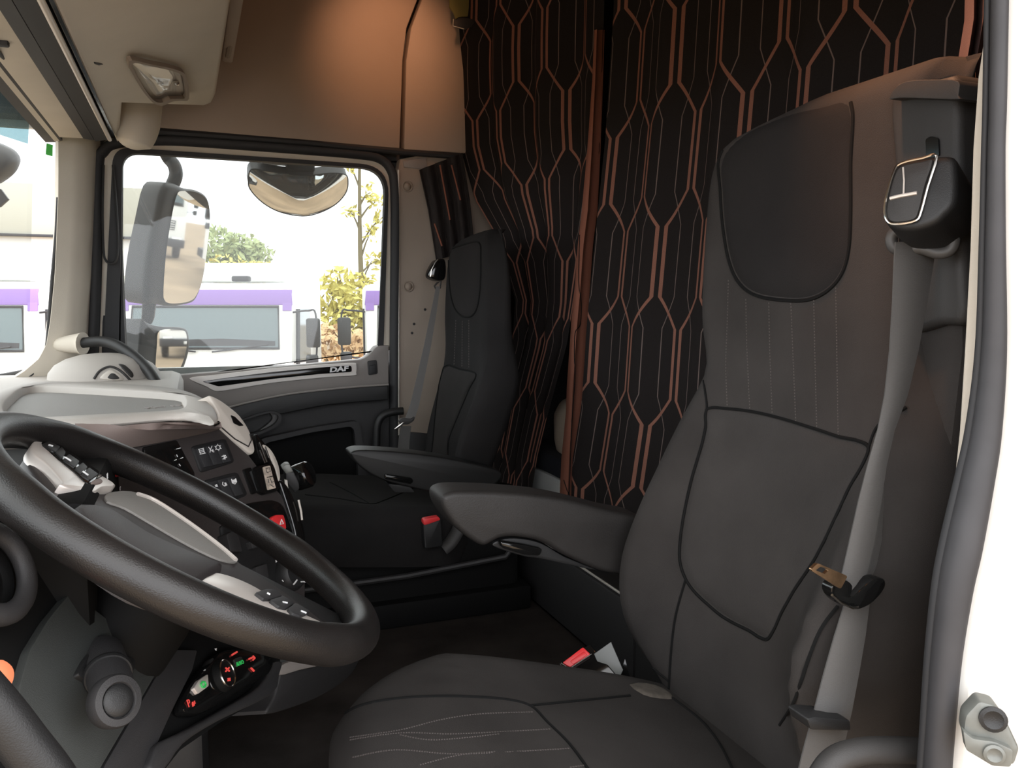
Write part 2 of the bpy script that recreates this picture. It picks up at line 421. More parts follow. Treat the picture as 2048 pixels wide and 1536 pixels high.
# ---- windscreen with sun strip
ws = struct('window_1', 'curved windscreen with blue tinted sun strip on top', (-.5, 1.6, .9))
def wx(y, z): return -.385-.22*(1-((y-1.6)/1.02)**2)-(1.56-z)*.07
rws = [[V((wx(y, z), y, z)) for y in [.6+k*2.01/24 for k in range(25)]] for z in (.86, 1.0, 1.2, 1.4, 1.6, 1.72, 1.86)]
bm, _ = grid(rws); obj('pane', bm, 'screen', ws)
rws = [[V((wx(y, z)-.02-.03*(1.85-z), y, z)) for y in [.6+k*2.03/24 for k in range(25)]] for z in (1.565, 1.6, 1.7, 1.86)]
bm, _ = grid(rws); obj('sun_strip', thick(bm, .004), 'tint', ws)

# ---- strips of trim running across the cab over the windscreen
hs = struct('trim_4', 'stacked trim and blind strips across the cab above the windscreen', (-.25, 1.5, 1.5))
def strip(name, pts, m, y0=.55, y1=2.46, bev=.003):
    bm = prism([V((x, y0, z)) for x, z in pts], V((0, y1-y0, 0)), 0)
    return obj(name, bm, m, hs)
strip('header_lining', [(-.215, 1.57), (-.237, 1.560), (-.306, 1.558), (-.306, 1.60), (-.215, 1.62)], 'beige')
strip('blind_housing', [(-.225, 1.556), (-.250, 1.558), (-.262, 1.575), (-.2, 1.63), (-.19, 1.60)], 'rubber')
strip('blind_cassette', [(-.190, 1.560), (-.222, 1.553), (-.226, 1.575), (-.19, 1.59)], 'plastic_dark')
obj('pull_rod', tube([V((-.186, .55, 1.557)), V((-.186, 2.44, 1.557))], .0055, 10), 'cream', hs)
strip('shadow_gap', [(-.170, 1.578), (-.183, 1.575), (-.183, 1.60), (-.170, 1.60)], 'gloss_black')
strip('wire_channel', [(-.307, 1.560), (-.314, 1.559), (-.314, 1.60), (-.307, 1.60)], 'rubber', y1=2.52)
strip('front_lining', [(-.314, 1.559), (-.326, 1.557), (-.326, 1.60), (-.314, 1.60)], 'beige', y1=2.52)
strip('glass_seal', [(-.326, 1.558), (-.350, 1.556), (-.36, 1.60), (-.326, 1.60)], 'rubber', y1=2.54)
cable = [at(x, y, 'y', yy) for x, y, yy in ((-30, 80, 1.55), (10, 118, 1.75), (40, 150, 1.95), (52, 160, 2.05), (90, 205, 2.3), (118, 240, 2.46), (140, 240, 2.5))]
obj('cable', tube(cr(cable, 6), .004, 8), 'rubber', hs)
for (x, y, yy, dx) in ((4, 85, 1.62, 10), (54, 121, 1.85, 12), (60, 160, 2.06, 14), (142, 238, 2.45, 16)):
    p = at(x, y, 'y', yy)
    obj('cable_clip', box(p, (.02, .018, .012), .003), 'rubber', hs)

# ---- near B pillar: seal, beige lining, white jamb
sealpx = [(2004, -460, 19), (2001, -240, 19), (2000, -40, 19), (1996, 200, 19), (1993, 300, 19), (1991, 480, 22), (1988, 700, 28), (1973, 861, 34), (1955, 960, 38), (1928, 1090, 42), (1910, 1180, 40), (1892, 1316, 36), (1880, 1467, 34), (1870, 1600, 34), (1862, 1700, 34)]
YS = .55
nt_ = struct('trim_5', 'grey rubber door seal on the near pillar beside the driver seat', (.7, .55, 0))
S = cr([at(x, y, 'y', YS) for x, y, w in sealpx], 6)
SR = [p[0]*.78/1620/1.25 for p in cr([(w, 0, 0) for x, y, w in sealpx], 6)]
obj('seal_bulb', tube(S, SR, 14), 'rubber_grey', nt_)
obj('inner_lip', tube([p-RT*r*.72+FW*.010 for p, r in zip(S, SR)], [r*.42 for r in SR], 10), 'rubber', nt_)
obj('outer_lip', tube([p+RT*r*.85+FW*.004 for p, r in zip(S, SR)], [r*.4 for r in SR], 10), 'rubber_grey', nt_)
bt = [(1992, 2004, -460), (1984, 1996, -40), (1978, 1992, 60), (1960, 1984, 160), (1948, 1974, 300), (1941, 1970, 500), (1930, 1962, 700), (1920, 1950, 860), (1910, 1938, 960), (1894, 1915, 1060), (1884, 1896, 1120)]
bm, _ = grid([[at(l, y, 'y', .60), at(r+16, y, 'y', .585)] for l, r, y in bt])
obj('pillar_lining', thick(bm, .006), 'beige', nt_)
jm = struct('trim_6', 'white painted outer pillar face beyond the door seal', (.75, .5, 0))
rws = [[p+RT*r*1.1+FW*.012, p+RT*(r+.010)+FW*.004, p+RT*(r+.018)+FW*.012, p+RT*(r+.20)+FW*.05, p+RT*(r+.45)+FW*.12] for p, r in zip(S, SR)]
bm, _ = grid(rws); obj('jamb_panel', thick(bm, .004), 'jamb', jm, smooth=50)
obj('inner_jamb', bx(.78, .82, .57, .62, -.1, 1.8), 'plastic_black', jm)

# ================================================================ PASSENGER DOOR
dr = struct('door_1', 'passenger door with big side window and grey trim panel', (.2, 2.7, .15))
def ring_slab(outer, inner, pl, th, lift=0):
    n = pl[1]; O = pl[0]+n*lift; A = [hit(x, y, (O, n)) for x, y in outer]; B = [hit(x, y, (O, n)) for x, y in inner]
    bm, _ = grid([A+[A[0]], B+[B[0]]]); bmesh.ops.remove_doubles(bm, verts=bm.verts, dist=1e-5)
    return thick(bm, th)
def win(tl, tr, br, bl, r1, r2):
    o = []
    for p, a, b, r in ((tl, bl, tr, r1), (tr, tl, br, r2)):
        p, a, b = V((*p, 0)), V((*a, 0)), V((*b, 0)); s = p+(a-p).normalized()*r; e = p+(b-p).normalized()*r
        for k in range(9): t = k/8; q = s*(1-t)**2+p*2*t*(1-t)+e*t*t; o.append((q.x, q.y))
    return o+[br, bl]
glassw = win((247, 308), (768, 341), (755, 700), (236, 775), 34, 52)
obj('window_frame', ring_slab(win((200, 277), (784, 316), (780, 700), (186, 775), 40, 66), win((240, 303), (773, 335), (764, 700), (205, 775), 36, 58), PY(2.71), .03), 'beige', dr)
obj('window_seal', ring_slab(win((228, 297), (774, 334), (767, 700), (203, 775), 36, 58), glassw, PY(2.705), .03, .004), 'rubber', dr)
bm = prism([hit(x, y, PY(2.735)) for x, y in win((240, 300), (775, 334), (770, 700), (215, 775), 36, 58)], V((0, .005, 0)))
obj('pane', bm, 'pane', dr)
obj('door_shell', bx(-.25, .62, 2.72, 2.775, .10, .90), 'plastic_black', dr)
DP = PY(2.69)
top = cr2([(190, 770), (250, 762), (330, 753), (376, 749), (545, 735), (700, 721), (724, 718), (740, 708), (752, 694), (765, 691)], 4, False)
obj('upper_trim', pslab(top+[(778, 691), (778, 770), (685, 777), (579, 790), (460, 816), (360, 845), (190, 900)], DP, .05, .006), 'grey_door', dr)
obj('lower_trim', pslab([(190, 880), (360, 838), (460, 810), (579, 784), (685, 772), (778, 764), (779, 1240), (190, 1330)], DP, .04, 0, -.004), 'plastic_dark', dr)
bez = cr2([(379, 757), (430, 750), (545, 737), (650, 729), (706, 726), (713, 730), (713, 745), (708, 751), (650, 755), (545, 766), (445, 782), (425, 780), (412, 773)], 4)
obj('trim_bezel', pslab(bez, DP, .012, .003, .009), 'bezel', dr)
st = obj('trim_strip', pslab(rnd([(404, 763), (450, 756), (545, 744), (640, 735), (703, 731), (704, 744), (640, 748), (545, 758), (437, 773)], 4, 2), DP, .006, .001, .0115), 'gloss_black', dr)
O = hit(659, 744.5, (V((0, 2.677, 0)), -Y)); P2 = hit(701, 740.5, (V((0, 2.677, 0)), -Y))
lb = text_bm('DAF', .0215, O, P2-O, Z, .0006, .10, 1.5, .0010)
obj('lettering', lb, 'white_mark', st, label='white raised maker lettering')
ledge = cr2([(440, 822), (500, 805), (579, 789), (685, 777), (777, 770)], 5, False)+cr2([(777, 800), (700, 806), (640, 813), (565, 828), (548, 826), (520, 832), (470, 846), (440, 856)], 5, False)
obj('armrest_ledge', pslab(ledge, DP, .06, .010, .045, seg=3), 'plastic_black', dr)
obj('ledge_highlight', tube([hit(x, y, (V((0, 2.6425, 0)), -Y)) for x, y in cr2([(440, 820), (500, 804), (579, 788), (685, 776), (777, 769)], 5, False)], .0035, 8), 'grey_door', dr)
hd = cr2([(462, 848), (500, 834), (538, 824), (554, 829), (550, 843), (528, 857), (495, 866), (470, 868)], 5)
obj('pull_handle', ring_slab(cr2([(455, 850), (500, 830), (540, 820), (560, 828), (556, 846), (532, 861), (495, 872), (462, 874)], 5), hd, DP, .03, .03), 'plastic_dark', dr)
obj('handle_dish', pslab(hd, DP, .004, 0, .006), 'plastic_black', dr)
obj('handle_lip', pslab(cr2([(538, 822), (552, 820), (560, 827), (556, 844), (536, 860), (505, 870), (520, 860), (536, 848), (545, 836)], 4), DP, .03, .004, .034), 'mid_grey', dr)  # lighter grey piece paints the highlight at the end of the scoop
pk = rnd([(525, 884), (620, 862), (704, 849), (714, 945), (700, 1000), (520, 1010)], 14)
obj('door_pocket', ring_slab(rnd([(515, 876), (620, 853), (716, 838), (730, 940), (716, 1010), (510, 1020)], 16), pk, DP, .03, .035), 'plastic_dark', dr)
obj('pocket_back', pslab(pk, DP, .004, 0, .002), 'deep_black', dr)
sw = obj('lock_switch', pslab(rnd([(735, 722), (754, 720), (756, 748), (737, 751)], 4), DP, .01, .002, .004), 'plastic_dark', dr)
obj('rocker', pslab(rnd([(738, 731), (752, 729), (753, 746), (739, 748)], 3), DP, .006, .002, .008), 'rubber', sw)
obj('window_guide', tube(cr([at(x, y, 'y', 2.66) for x, y in ((207, 330), (205, 420), (207, 500), (212, 521), (222, 527), (232, 520), (236, 490), (233, 420), (226, 330))], 6), .0035, 8), 'plastic_black', dr)
obj('corner_cover', pslab([(207, 320), (228, 300), (246, 312), (243, 700), (236, 775), (203, 775)], PY(2.70), .02, .003), 'rubber', dr)
g = tag(obj('grab_bar', tube(cr([at(x, y, 'y', 2.62) for x, y in ((806, 822), (785, 824), (766, 831), (756, 846), (753, 870), (752, 930))], 6), .013, 12), 'plastic_black'),
        'black grab handle beside the passenger seat belt', 'handle')

# ================================================================ SEATS
def smooth_tab(vals, k=3):
    for _ in range(k): vals = [vals[0]]+[(vals[i-1]+2*vals[i]+vals[i+1])/4 for i in range(1, len(vals)-1)]+[vals[-1]]
    return vals
def backrest(far, near, xc, th, side=.03, pw=2.6, round_=.03, n=52, wrinkle=False):
    F = sorted([(p.z, p.y, p.x) for p in (at(a, b, 'x', c) for a, b, c in far)])
    N = sorted([(p.z, p.y, p.x) for p in (at(a, b, 'x', c) for a, b, c in near)])
    z0, z1 = max(F[0][0], N[0][0]), F[-1][0]
    zs = [z0+(z1-z0)*(1-(1-i/(n-1))**1.35) for i in range(n)]
    yf = smooth_tab([lerp_tab(F, z)[0] for z in zs], 2); xf = smooth_tab([lerp_tab(F, z)[1] for z in zs])
    yn = smooth_tab([lerp_tab(N, z)[0] for z in zs]); xn = smooth_tab([lerp_tab(N, z)[1] for z in zs])
    xm = smooth_tab([lerp_tab(xc, z)[0] for z in zs]); tk = smooth_tab([lerp_tab(th, z)[0] for z in zs])
    rings = []
    for i, z in enumerate(zs):
        r = []; top = max(0, (z-(z1-.05))/.05)
        q0 = round_*(1+.0*top)
        xb = xm[i]+tk[i]
        for k in range(31):
            t = -1+2*k/30; a = abs(t); xe = xf[i] if t < 0 else xn[i]
            x = xm[i]+(xe-xm[i])*a**pw
            if a > .80: q = (a-.80)/.20; x += q0*(1-math.sqrt(max(0, 1-q*q)))*1.3
            x += .028*top**3
            y = yf[i]+(yn[i]-yf[i])*(t+1)/2
            if wrinkle and t > .55 and z < .86:
                w = math.sin((z+.15*t)*2*math.pi/.055+3*t)*.0035*min(1, (t-.55)*4)*max(0, min(1, (.88-z)*8))
                x += w
            r.append(V((x, y, z)))
        for k in range(1, 5):
            u = k/5; xs = r[30].x+(xb-r[30].x)*u; r.append(V((xs, yn[i]-side*math.sin(u*math.pi)*.6, z)))
        for k in range(7):
            u = k/6; r.append(V((xb+.01*math.sin(u*math.pi), yn[i]+(yf[i]-yn[i])*u, z)))
        for k in range(1, 5):
            u = k/5; xs = xb+(r[0].x-xb)*u; r.append(V((xs, yf[i]+side*math.sin(u*math.pi)*.6, z)))
        rings.append(r)
    return loft(rings), (zs, yf, yn, xm)
def cushion(c, hx, hy, zf, th, ex=3.2, roll=.035, rot=0., segs=56, bol=.012):
    bm = bmesh.new(); prev = None
    def P(a, f, dz=0):
        ca, sa = math.cos(a), math.sin(a)
        x = hx*math.copysign(abs(ca)**(2/ex), ca)*f; y = hy*math.copysign(abs(sa)**(2/ex), sa)*f
        e = max(abs(x)/hx, abs(y)/hy); dr = roll*max(0, (f-.82)/.18)**2.2
        z = zf(c[0]+x)-dr+bol*(abs(y)/hy)**3*(1 if f < .95 else .6)
        return V((c[0]+x, c[1]+y, z+dz))
    vc = bm.verts.new(P(0, 0))
    for f in (.12, .25, .4, .55, .68, .78, .85, .9, .94, .97, .99, 1.0):
        cur = [bm.verts.new(P(2*math.pi*k/segs, f)) for k in range(segs)]
        for k in range(segs):
            if prev is None: bm.faces.new((vc, cur[k], cur[(k+1) % segs]))
            else: bm.faces.new((prev[k], cur[k], cur[(k+1) % segs], prev[(k+1) % segs]))
        prev = cur
    for dz, f in ((-.02, 1.005), (-th*.5, 1.0), (-th, .95)):
        cur = [bm.verts.new(P(2*math.pi*k/segs, f, dz)) for k in range(segs)]
        for k in range(segs): bm.faces.new((prev[k], cur[k], cur[(k+1) % segs], prev[(k+1) % segs]))
        prev = cur
    bm.faces.new(prev)
    return bm

# ---------------- driver seat
ds = thing('driver_seat', 'large charcoal driver seat with tall integrated headrest and belt tower, nearest seat', 'seat', (.5, .98, .27))
far = [(1745, 158, .835), (1700, 168, .83), (1600, 192, .83), (1500, 235, .83), (1450, 270, .83), (1412, 318, .825), (1398, 380, .82), (1391, 480, .815), (1386, 560, .81), (1384, 640, .805), (1391, 700, .80), (1402, 735, .79), (1362, 788, .765), (1320, 860, .735), (1280, 935, .70), (1246, 1000, .675), (1216, 1070, .65), (1200, 1120, .64), (1196, 1170, .635), (1202, 1215, .64), (1218, 1250, .66), (1250, 1295, .69), (1295, 1345, .72), (1335, 1390, .745), (1350, 1440, .75), (1366, 1520, .757)]
near = [(1860, 168, .83), (1835, 250, .83), (1825, 400, .82), (1818, 600, .815), (1815, 760, .80), (1812, 820, .79), (1790, 890, .765), (1760, 960, .74), (1690, 1080, .69), (1630, 1180, .64), (1580, 1260, .61), (1545, 1350, .60), (1548, 1440, .61), (1580, 1520, .64), (1640, 1600, .69), (1670, 1720, .72)]
bm, info = backrest(far, near, [(.36, .73), (.44, .735), (.56, .745), (.75, .765), (.95, .800), (1.1, .803), (1.3, .82), (1.48, .835)], [(.44, .11), (.6, .125), (.9, .12), (1.05, .10), (1.3, .075), (1.48, .05)], wrinkle=True)
bk = obj('backrest', bm, 'fabric', ds, smooth=75)
B1 = bvh_of(bk)
hp = cr2([(1440, 315), (1480, 262), (1560, 225), (1640, 208), (1702, 205), (1702, 330), (1702, 430), (1698, 500), (1684, 548), (1655, 582), (1615, 600), (1560, 600), (1510, 590), (1478, 565), (1458, 520), (1446, 450), (1441, 380)], 4)
hpad = obj('headrest_pad', patch(hp, B1, .005, 10, 8), 'fabric_dark', ds, smooth=75)
obj('edge_seam', join(seam(hp[16:]+hp[:2], B1, .0028)), 'piping', ds)  # dark tube along the seam also paints the pad's edge shadow
cp = cr2([(1414, 818), (1450, 817), (1503, 823), (1560, 836), (1609, 851), (1680, 874), (1738, 896), (1700, 975), (1665, 1050), (1630, 1120), (1590, 1180), (1562, 1230), (1536, 1278), (1500, 1262), (1450, 1236), (1420, 1212), (1392, 1186), (1372, 1158), (1360, 1120), (1362, 1070), (1372, 1010), (1386, 950), (1404, 890), (1412, 850)], 2)
obj('centre_panel', patch(cp, B1, .007, 12, 10), 'fabric_mid', ds, smooth=75)
obj('panel_seam', seam(cp+[cp[0]], B1, .0026), 'piping', ds)
sm = [seam(p, B1, .0022) for p in ([(1393, 700), (1404, 742), (1413, 800), (1414, 818)], [(1372, 1158), (1352, 1230), (1343, 1300), (1338, 1380)], [(1738, 896), (1758, 850), (1812, 815)], [(1206, 1225), (1250, 1282), (1300, 1330), (1338, 1362)],
      [(1675, 1212), (1640, 1260), (1612, 1330), (1590, 1400), (1560, 1450)])]
for b_ in sm: obj('cover_seam', b_, 'piping', ds)
st_ = [stitches(p, B1) for p in ([(1457, 560), (1455, 640), (1452, 730), (1455, 815)], [(1492, 598), (1494, 690), (1500, 820)], [(1538, 605), (1540, 700), (1545, 832)], [(1582, 606), (1586, 700), (1592, 846)], [(1628, 600), (1630, 700), (1634, 858)], [(1672, 575), (1674, 700), (1677, 872)],
       [(1430, 840), (1418, 900), (1398, 1000), (1386, 1080), (1386, 1150)], [(1472, 842), (1462, 920), (1450, 1010)], [(1512, 846), (1500, 960), (1490, 1060)], [(1560, 858), (1545, 980), (1530, 1080)])]
so = obj('stitching', join(*st_), 'stitch', ds); so['kind'] = 'stuff'
# cushion
cu = obj('seat_cushion', cushion((.53, .965), .385, .232, lambda x: .585-max(0, x-.34)*.30, .15, 3.0, .05), 'fabric', ds, smooth=75)
B2 = bvh_of(cu)
sm = [seam(p, B2, .0022) for p in ([(672, 1440), (720, 1412), (800, 1397), (900, 1393), (1000, 1398), (1060, 1412), (1095, 1445), (1140, 1490), (1180, 1545)], [(1060, 1412), (1140, 1404), (1260, 1392)], [(1338, 1392), (1400, 1440), (1440, 1490), (1470, 1550)])]
for b_ in sm: obj('cover_seam', b_, 'piping', ds)
st_ = [stitches(p, B2, 5, 3, .0008) for p in ([(700, 1475), (800, 1460), (880, 1440), (960, 1428), (1070, 1424)], [(700, 1480), (800, 1466), (900, 1468), (1000, 1464), (1105, 1458)], [(800, 1470), (870, 1480), (1000, 1468)], [(705, 1515), (790, 1500), (900, 1508), (1000, 1505), (1140, 1497)], [(840, 1530), (920, 1510), (1000, 1503)], [(1140, 1535), (1175, 1530)])]
so = obj('stitching', join(*st_), 'stitch', ds); so['kind'] = 'stuff'
obj('seat_base', join(bx(.24, .82, .80, 1.14, .02, .44, .02), bx(.2, .86, .76, 1.18, .0, .05, .01)), 'plastic_black', ds)
# the piece of dusty hem where cushion meets backrest
hem = patch(cr2([(1255, 1368), (1290, 1366), (1330, 1378), (1352, 1398), (1320, 1398), (1285, 1390)], 2), bvh_of(cu, bk), .004, 4)
obj('worn_hem', hem, 'rust', ds, label='dusty worn hem corner')
# inner armrest
AP = PY(1.235)
arm = cr2([(884, 1000), (896, 987), (930, 983), (1020, 986), (1120, 997), (1232, 1024), (1300, 1042), (1305, 1100), (1296, 1158), (1236, 1150), (1196, 1141), (1130, 1112), (1085, 1086), (1040, 1076), (1005, 1077), (985, 1086), (968, 1093), (945, 1082), (915, 1058), (890, 1025)], 4)
ar = obj('armrest', pslab(arm, AP, .075, .017, seg=4), 'leather', ds, smooth=50)
low = cr2([(985, 1088), (1010, 1078), (1045, 1078), (1085, 1088), (1130, 1114), (1195, 1141), (1085, 1118), (1050, 1113), (1000, 1098)], 3)
obj('armrest_base', pslab(low, AP, .05, .004, -.012), 'plastic_black', ar)
obj('release_lever', pslab(rnd([(1000, 1083), (1050, 1090), (1086, 1098), (1080, 1112), (1050, 1110), (1004, 1096)], 6), AP, .012, .004, .004), 'gloss_black', ar)
# belt tower + belt outlet on the near shoulder
TP = PX(.825)
tw = obj('belt_tower', pslab(cr2([(1785, 172), (1812, 160), (1868, 157), (1914, 160), (1918, 300), (1925, 520), (1928, 640), (1880, 650), (1810, 660), (1800, 560), (1790, 420), (1782, 300), (1776, 220)], 3), TP, .10, .012, .005, seg=3), 'tower', ds, smooth=50)
obj('tower_cap', pslab(cr2([(1778, 198), (1790, 176), (1815, 162), (1870, 159), (1916, 162), (1916, 190), (1916, 199), (1850, 197), (1800, 196)], 3), PX(.80), .11, .010, 0, seg=3), 'tower', tw, smooth=50)
obj('slot', pslab(rnd([(1851, 278), (1862, 272), (1876, 276), (1878, 312), (1852, 316)], 5), TP, .006, 0, .0075), 'gloss_black', tw)
sp = [(1800, 660), (1880, 640), (1925, 560), (1922, 700), (1905, 850), (1890, 1000), (1860, 1200), (1850, 1536), (1700, 1560), (1640, 1520), (1690, 1300), (1740, 1080), (1800, 880)]
obj('side_shell', pslab(sp, PX(.86), .07, .012, 0), 'plastic_black', ds)
obj('side_cover', pslab([(1812, 818), (1822, 650), (1925, 600), (1926, 700), (1908, 850), (1892, 980), (1826, 880)], PX(.835), .06, .012, 0), 'fabric', ds)

# ---------------- driver seat belt
gp = (V((.70, .775, 1.3)), V((-.86, -.42, .28)).normalized())
sb = thing('seat_belt', 'grey driver seat belt running from shoulder outlet down to a worn brass coloured tongue', 'seat belt', at(1700, 1400, 'y', .72))
ho = obj('belt_outlet', pslab(cr2([(1768, 440), (1764, 412), (1775, 370), (1790, 330), (1810, 318), (1862, 311), (1905, 311), (1914, 340), (1912, 400), (1890, 428), (1868, 446), (1830, 458), (1790, 458)], 3), gp, .075, .010, 0, seg=3), 'plastic_black', sb, smooth=50)
obj('front_plate', pslab(cr2([(1772, 428), (1776, 395), (1790, 345), (1806, 330), (1845, 322), (1866, 320), (1850, 370), (1838, 420), (1828, 438), (1800, 444), (1780, 442)], 3), gp, .008, .003, .004), 'tower', ho)
obj('plate_rim', tube([hit(x, y, (gp[0]+gp[1]*.004, gp[1])) for x, y in cr2([(1769, 424), (1774, 388), (1788, 342), (1803, 326), (1845, 316), (1874, 312), (1856, 372), (1842, 424), (1832, 441), (1800, 448), (1778, 445)], 3)], .0014, 6, closed=True), 'chrome', ho)
obj('plate_ledge', tube([hit(x, y, (gp[0]+gp[1]*.005, gp[1])) for x, y in ((1780, 397), (1800, 392), (1834, 386))], .002, 6), 'silver', ho)
obj('plate_split', tube([hit(x, y, (gp[0]+gp[1]*.005, gp[1])) for x, y in ((1806, 335), (1808, 360), (1807, 392))], .001, 6), 'silver', ho)
gx = (V((.72, .775, 1.22)), V((-.8, -.6, 0)).normalized())
def gpt(l, k=0): return [hit(x, y, (gx[0]+gx[1]*k, gx[1])) for x, y in l]
obj('guide_loop', tube(cr(gpt([(1791, 464), (1783, 476), (1786, 492), (1800, 500), (1840, 497), (1876, 506), (1900, 500), (1908, 480), (1900, 462), (1884, 452), (1876, 468), (1860, 478), (1825, 474), (1805, 466)]), 5, True), .0068, 10, closed=True), 'mid_grey', sb)
obj('guide_backing', prism(gpt([(1795, 468), (1870, 474), (1895, 460), (1900, 500), (1800, 498)], -.01), -gx[1]*.012, .003), 'plastic_black', sb)
wpx = [(1828, 485, 39), (1826, 520, 39), (1818, 600, 34), (1806, 700, 28), (1790, 790, 22), (1770, 860, 16), (1752, 930, 18), (1738, 1000, 22), (1722, 1080, 24), (1706, 1150, 24), (1698, 1182, 24)]
def belt(tab, y0, y1, t=.0022):
    rows = []; n = len(tab)
    for i, (x, y, w) in enumerate(tab):
        yy = y0+(y1-y0)*i/(n-1)
        rows.append([at(x-w, y, 'y', yy+.003), at(x-w*.33, y, 'y', yy), at(x+w*.33, y, 'y', yy), at(x+w, y, 'y', yy+.003)])
    bm, _ = grid(rows); bmesh.ops.subdivide_edges(bm, edges=[e for e in bm.edges], cuts=1, smooth=.5); return thick(bm, t)
obj('shoulder_webbing', belt(wpx, .705, .672), 'web', sb, smooth=70)
obj('webbing_fold', belt([(1756, 905, 6), (1752, 990, 13), (1742, 1080, 18), (1728, 1150, 18), (1716, 1185, 14)], .70, .69), 'web', sb, smooth=70)
obj('lower_webbing', belt([(1712, 1206, 24), (1698, 1270, 30), (1682, 1340, 34), (1664, 1420, 37), (1644, 1500, 39), (1630, 1570, 42)], .68, .66), 'web', sb, smooth=70)
kp = PY(.65)
obj('webbing_keeper', pslab(rnd([(1614, 1438), (1628, 1434), (1700, 1440), (1702, 1462), (1622, 1460)], 5), kp, .03, .005, 0), 'plastic_black', sb)
tp = PY(.665)
tg = obj('tongue', pslab(cr2([(1663, 1186), (1668, 1168), (1690, 1160), (1706, 1172), (1702, 1192), (1716, 1186), (1745, 1160), (1768, 1158), (1770, 1176), (1748, 1204), (1722, 1218), (1706, 1218), (1680, 1208)], 3), tp, .014, .004, .004), 'gloss_black', sb)
bl = [(1616, 1136), (1634, 1125), (1680, 1147), (1672, 1168), (1664, 1166)]
obj('tongue_blade', ring_slab(rnd([(1616, 1138), (1630, 1124), (1690, 1150), (1676, 1176)], 5), rnd([(1626, 1138), (1636, 1131), (1652, 1138), (1644, 1146)], 2), tp, .004, .008), 'brass', tg, label='worn brass coloured metal blade')
obj('chrome_edge', tube([hit(x, y, (V((0, .658, 0)), -Y)) for x, y in ((1664, 1190), (1682, 1206), (1706, 1216), (1716, 1214))], .0016, 6), 'chrome', tg)
# buckle between seat and tunnel
bc = thing('belt_buckle', 'red topped belt buckle beside the driver seat cushion', 'buckle', at(1165, 1340, 'y', 1.235))
BP = (at(1155, 1315, 'y', 1.24), V((-.35, -.75, .75)).normalized())
obj('housing', pslab(rnd([(1118, 1326), (1180, 1288), (1196, 1306), (1250, 1370), (1150, 1372)], 5), BP, .02, .003, -.004), 'gloss_black', bc)
bu = obj('release_button', pslab(rnd([(1125, 1325), (1166, 1294), (1181, 1308), (1140, 1334)], 3), BP, .012, .002, .004), 'red', bc, label='red release button')
obj('button_groove', pslab(rnd([(1140, 1322), (1168, 1302), (1175, 1309), (1146, 1329)], 3), BP, .003, .001, .0055), 'red', bu)
obj('button_rim', tube([hit(x, y, (BP[0]+BP[1]*.004, BP[1])) for x, y in ((1122, 1326), (1139, 1337), (1183, 1308))], .0007, 6), 'steel', bc)
# pale flap of card by the seat
pf = tag(obj('seat_bracket', pslab([(1188, 1308), (1222, 1284), (1246, 1340), (1236, 1362), (1206, 1350)], (at(1216, 1325, 'y', 1.215), V((-.5, -.8, .3)).normalized()), .004, .001), 'bracket'), 'flat grey metal seat bracket plate between buckle and driver backrest', 'bracket')
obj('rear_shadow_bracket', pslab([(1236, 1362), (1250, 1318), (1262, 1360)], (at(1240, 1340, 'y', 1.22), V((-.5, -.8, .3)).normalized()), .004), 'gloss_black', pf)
# adjuster handle at the near bottom corner
hdl = tag(obj('seat_lever', tube(cr([at(x, y, 'y', .60) for x, y in ((1600, 1640), (1640, 1560), (1672, 1520), (1720, 1503), (1780, 1500), (1850, 1502), (1900, 1506))], 6), .0135, 12), 'tower'), 'grey curved tube lever low beside the driver seat', 'lever')

# ---------------- passenger seat
ps = thing('passenger_seat', 'black passenger seat with folded down armrest, far side of the cab', 'seat', (.45, 2.25, .0))
far = [(950, 461, .77), (925, 470, .765), (905, 484, .76), (893, 505, .755), (887, 530, .75), (884, 580, .745), (882, 640, .74), (885, 690, .735), (876, 740, .715), (862, 780, .69), (845, 840, .66), (835, 890, .64), (832, 960, .63), (850, 1020, .66)]
near = [(968, 461, .775), (974, 470, .775), (978, 500, .765), (978, 560, .755), (975, 640, .745), (974, 700, .735), (966, 745, .705), (942, 795, .675), (918, 845, .645), (898, 890, .62), (890, 950, .62), (905, 1010, .66)]
bm, _ = backrest(far, near, [(.5, .685), (.7, .70), (.9, .735), (1.05, .742), (1.2, .755), (1.36, .775)], [(.5, .05), (.7, .055), (.9, .075), (1.2, .065), (1.36, .04)], side=.012, n=36)
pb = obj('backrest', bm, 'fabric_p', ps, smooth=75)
B3 = bvh_of(pb)
hq = cr2([(900, 505), (925, 490), (958, 486), (962, 520), (961, 570), (956, 610), (946, 630), (930, 634), (914, 624), (904, 600), (899, 560)], 4)
obj('headrest_pad', patch(hq, B3, .004, 7, 8), 'fabric_dark', ps, smooth=75)
obj('edge_seam', seam(hq+[hq[0]], B3, .003), 'piping', ps)  # dark tube along the seam, painting the edge shadow here too
cq = cr2([(888, 734), (920, 738), (952, 748), (938, 780), (915, 835), (898, 880), (893, 930), (862, 940), (866, 880), (874, 800)], 3)
obj('centre_panel', patch(cq, B3, .006, 7, 10), 'fabric_pm', ps, smooth=75)
obj('panel_seam', seam(cq+[cq[0]], B3, .0025), 'piping', ps)
obj('stitching', join(*[stitches(p, B3, 5, 3, .0009) for p in ([(912, 640), (910, 690), (908, 735)], [(925, 642), (924, 735)], [(938, 640), (938, 740)])]), 'stitch', ps)['kind'] = 'stuff'
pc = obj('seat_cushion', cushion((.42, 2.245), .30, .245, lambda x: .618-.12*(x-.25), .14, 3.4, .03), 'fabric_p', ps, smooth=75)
B4 = bvh_of(pc)
obj('cushion_seam', join(seam([(610, 990), (680, 998), (740, 1008), (770, 1000), (830, 975)], B4, .002), seam([(740, 1008), (700, 985), (660, 965)], B4, .002)), 'piping', ps)
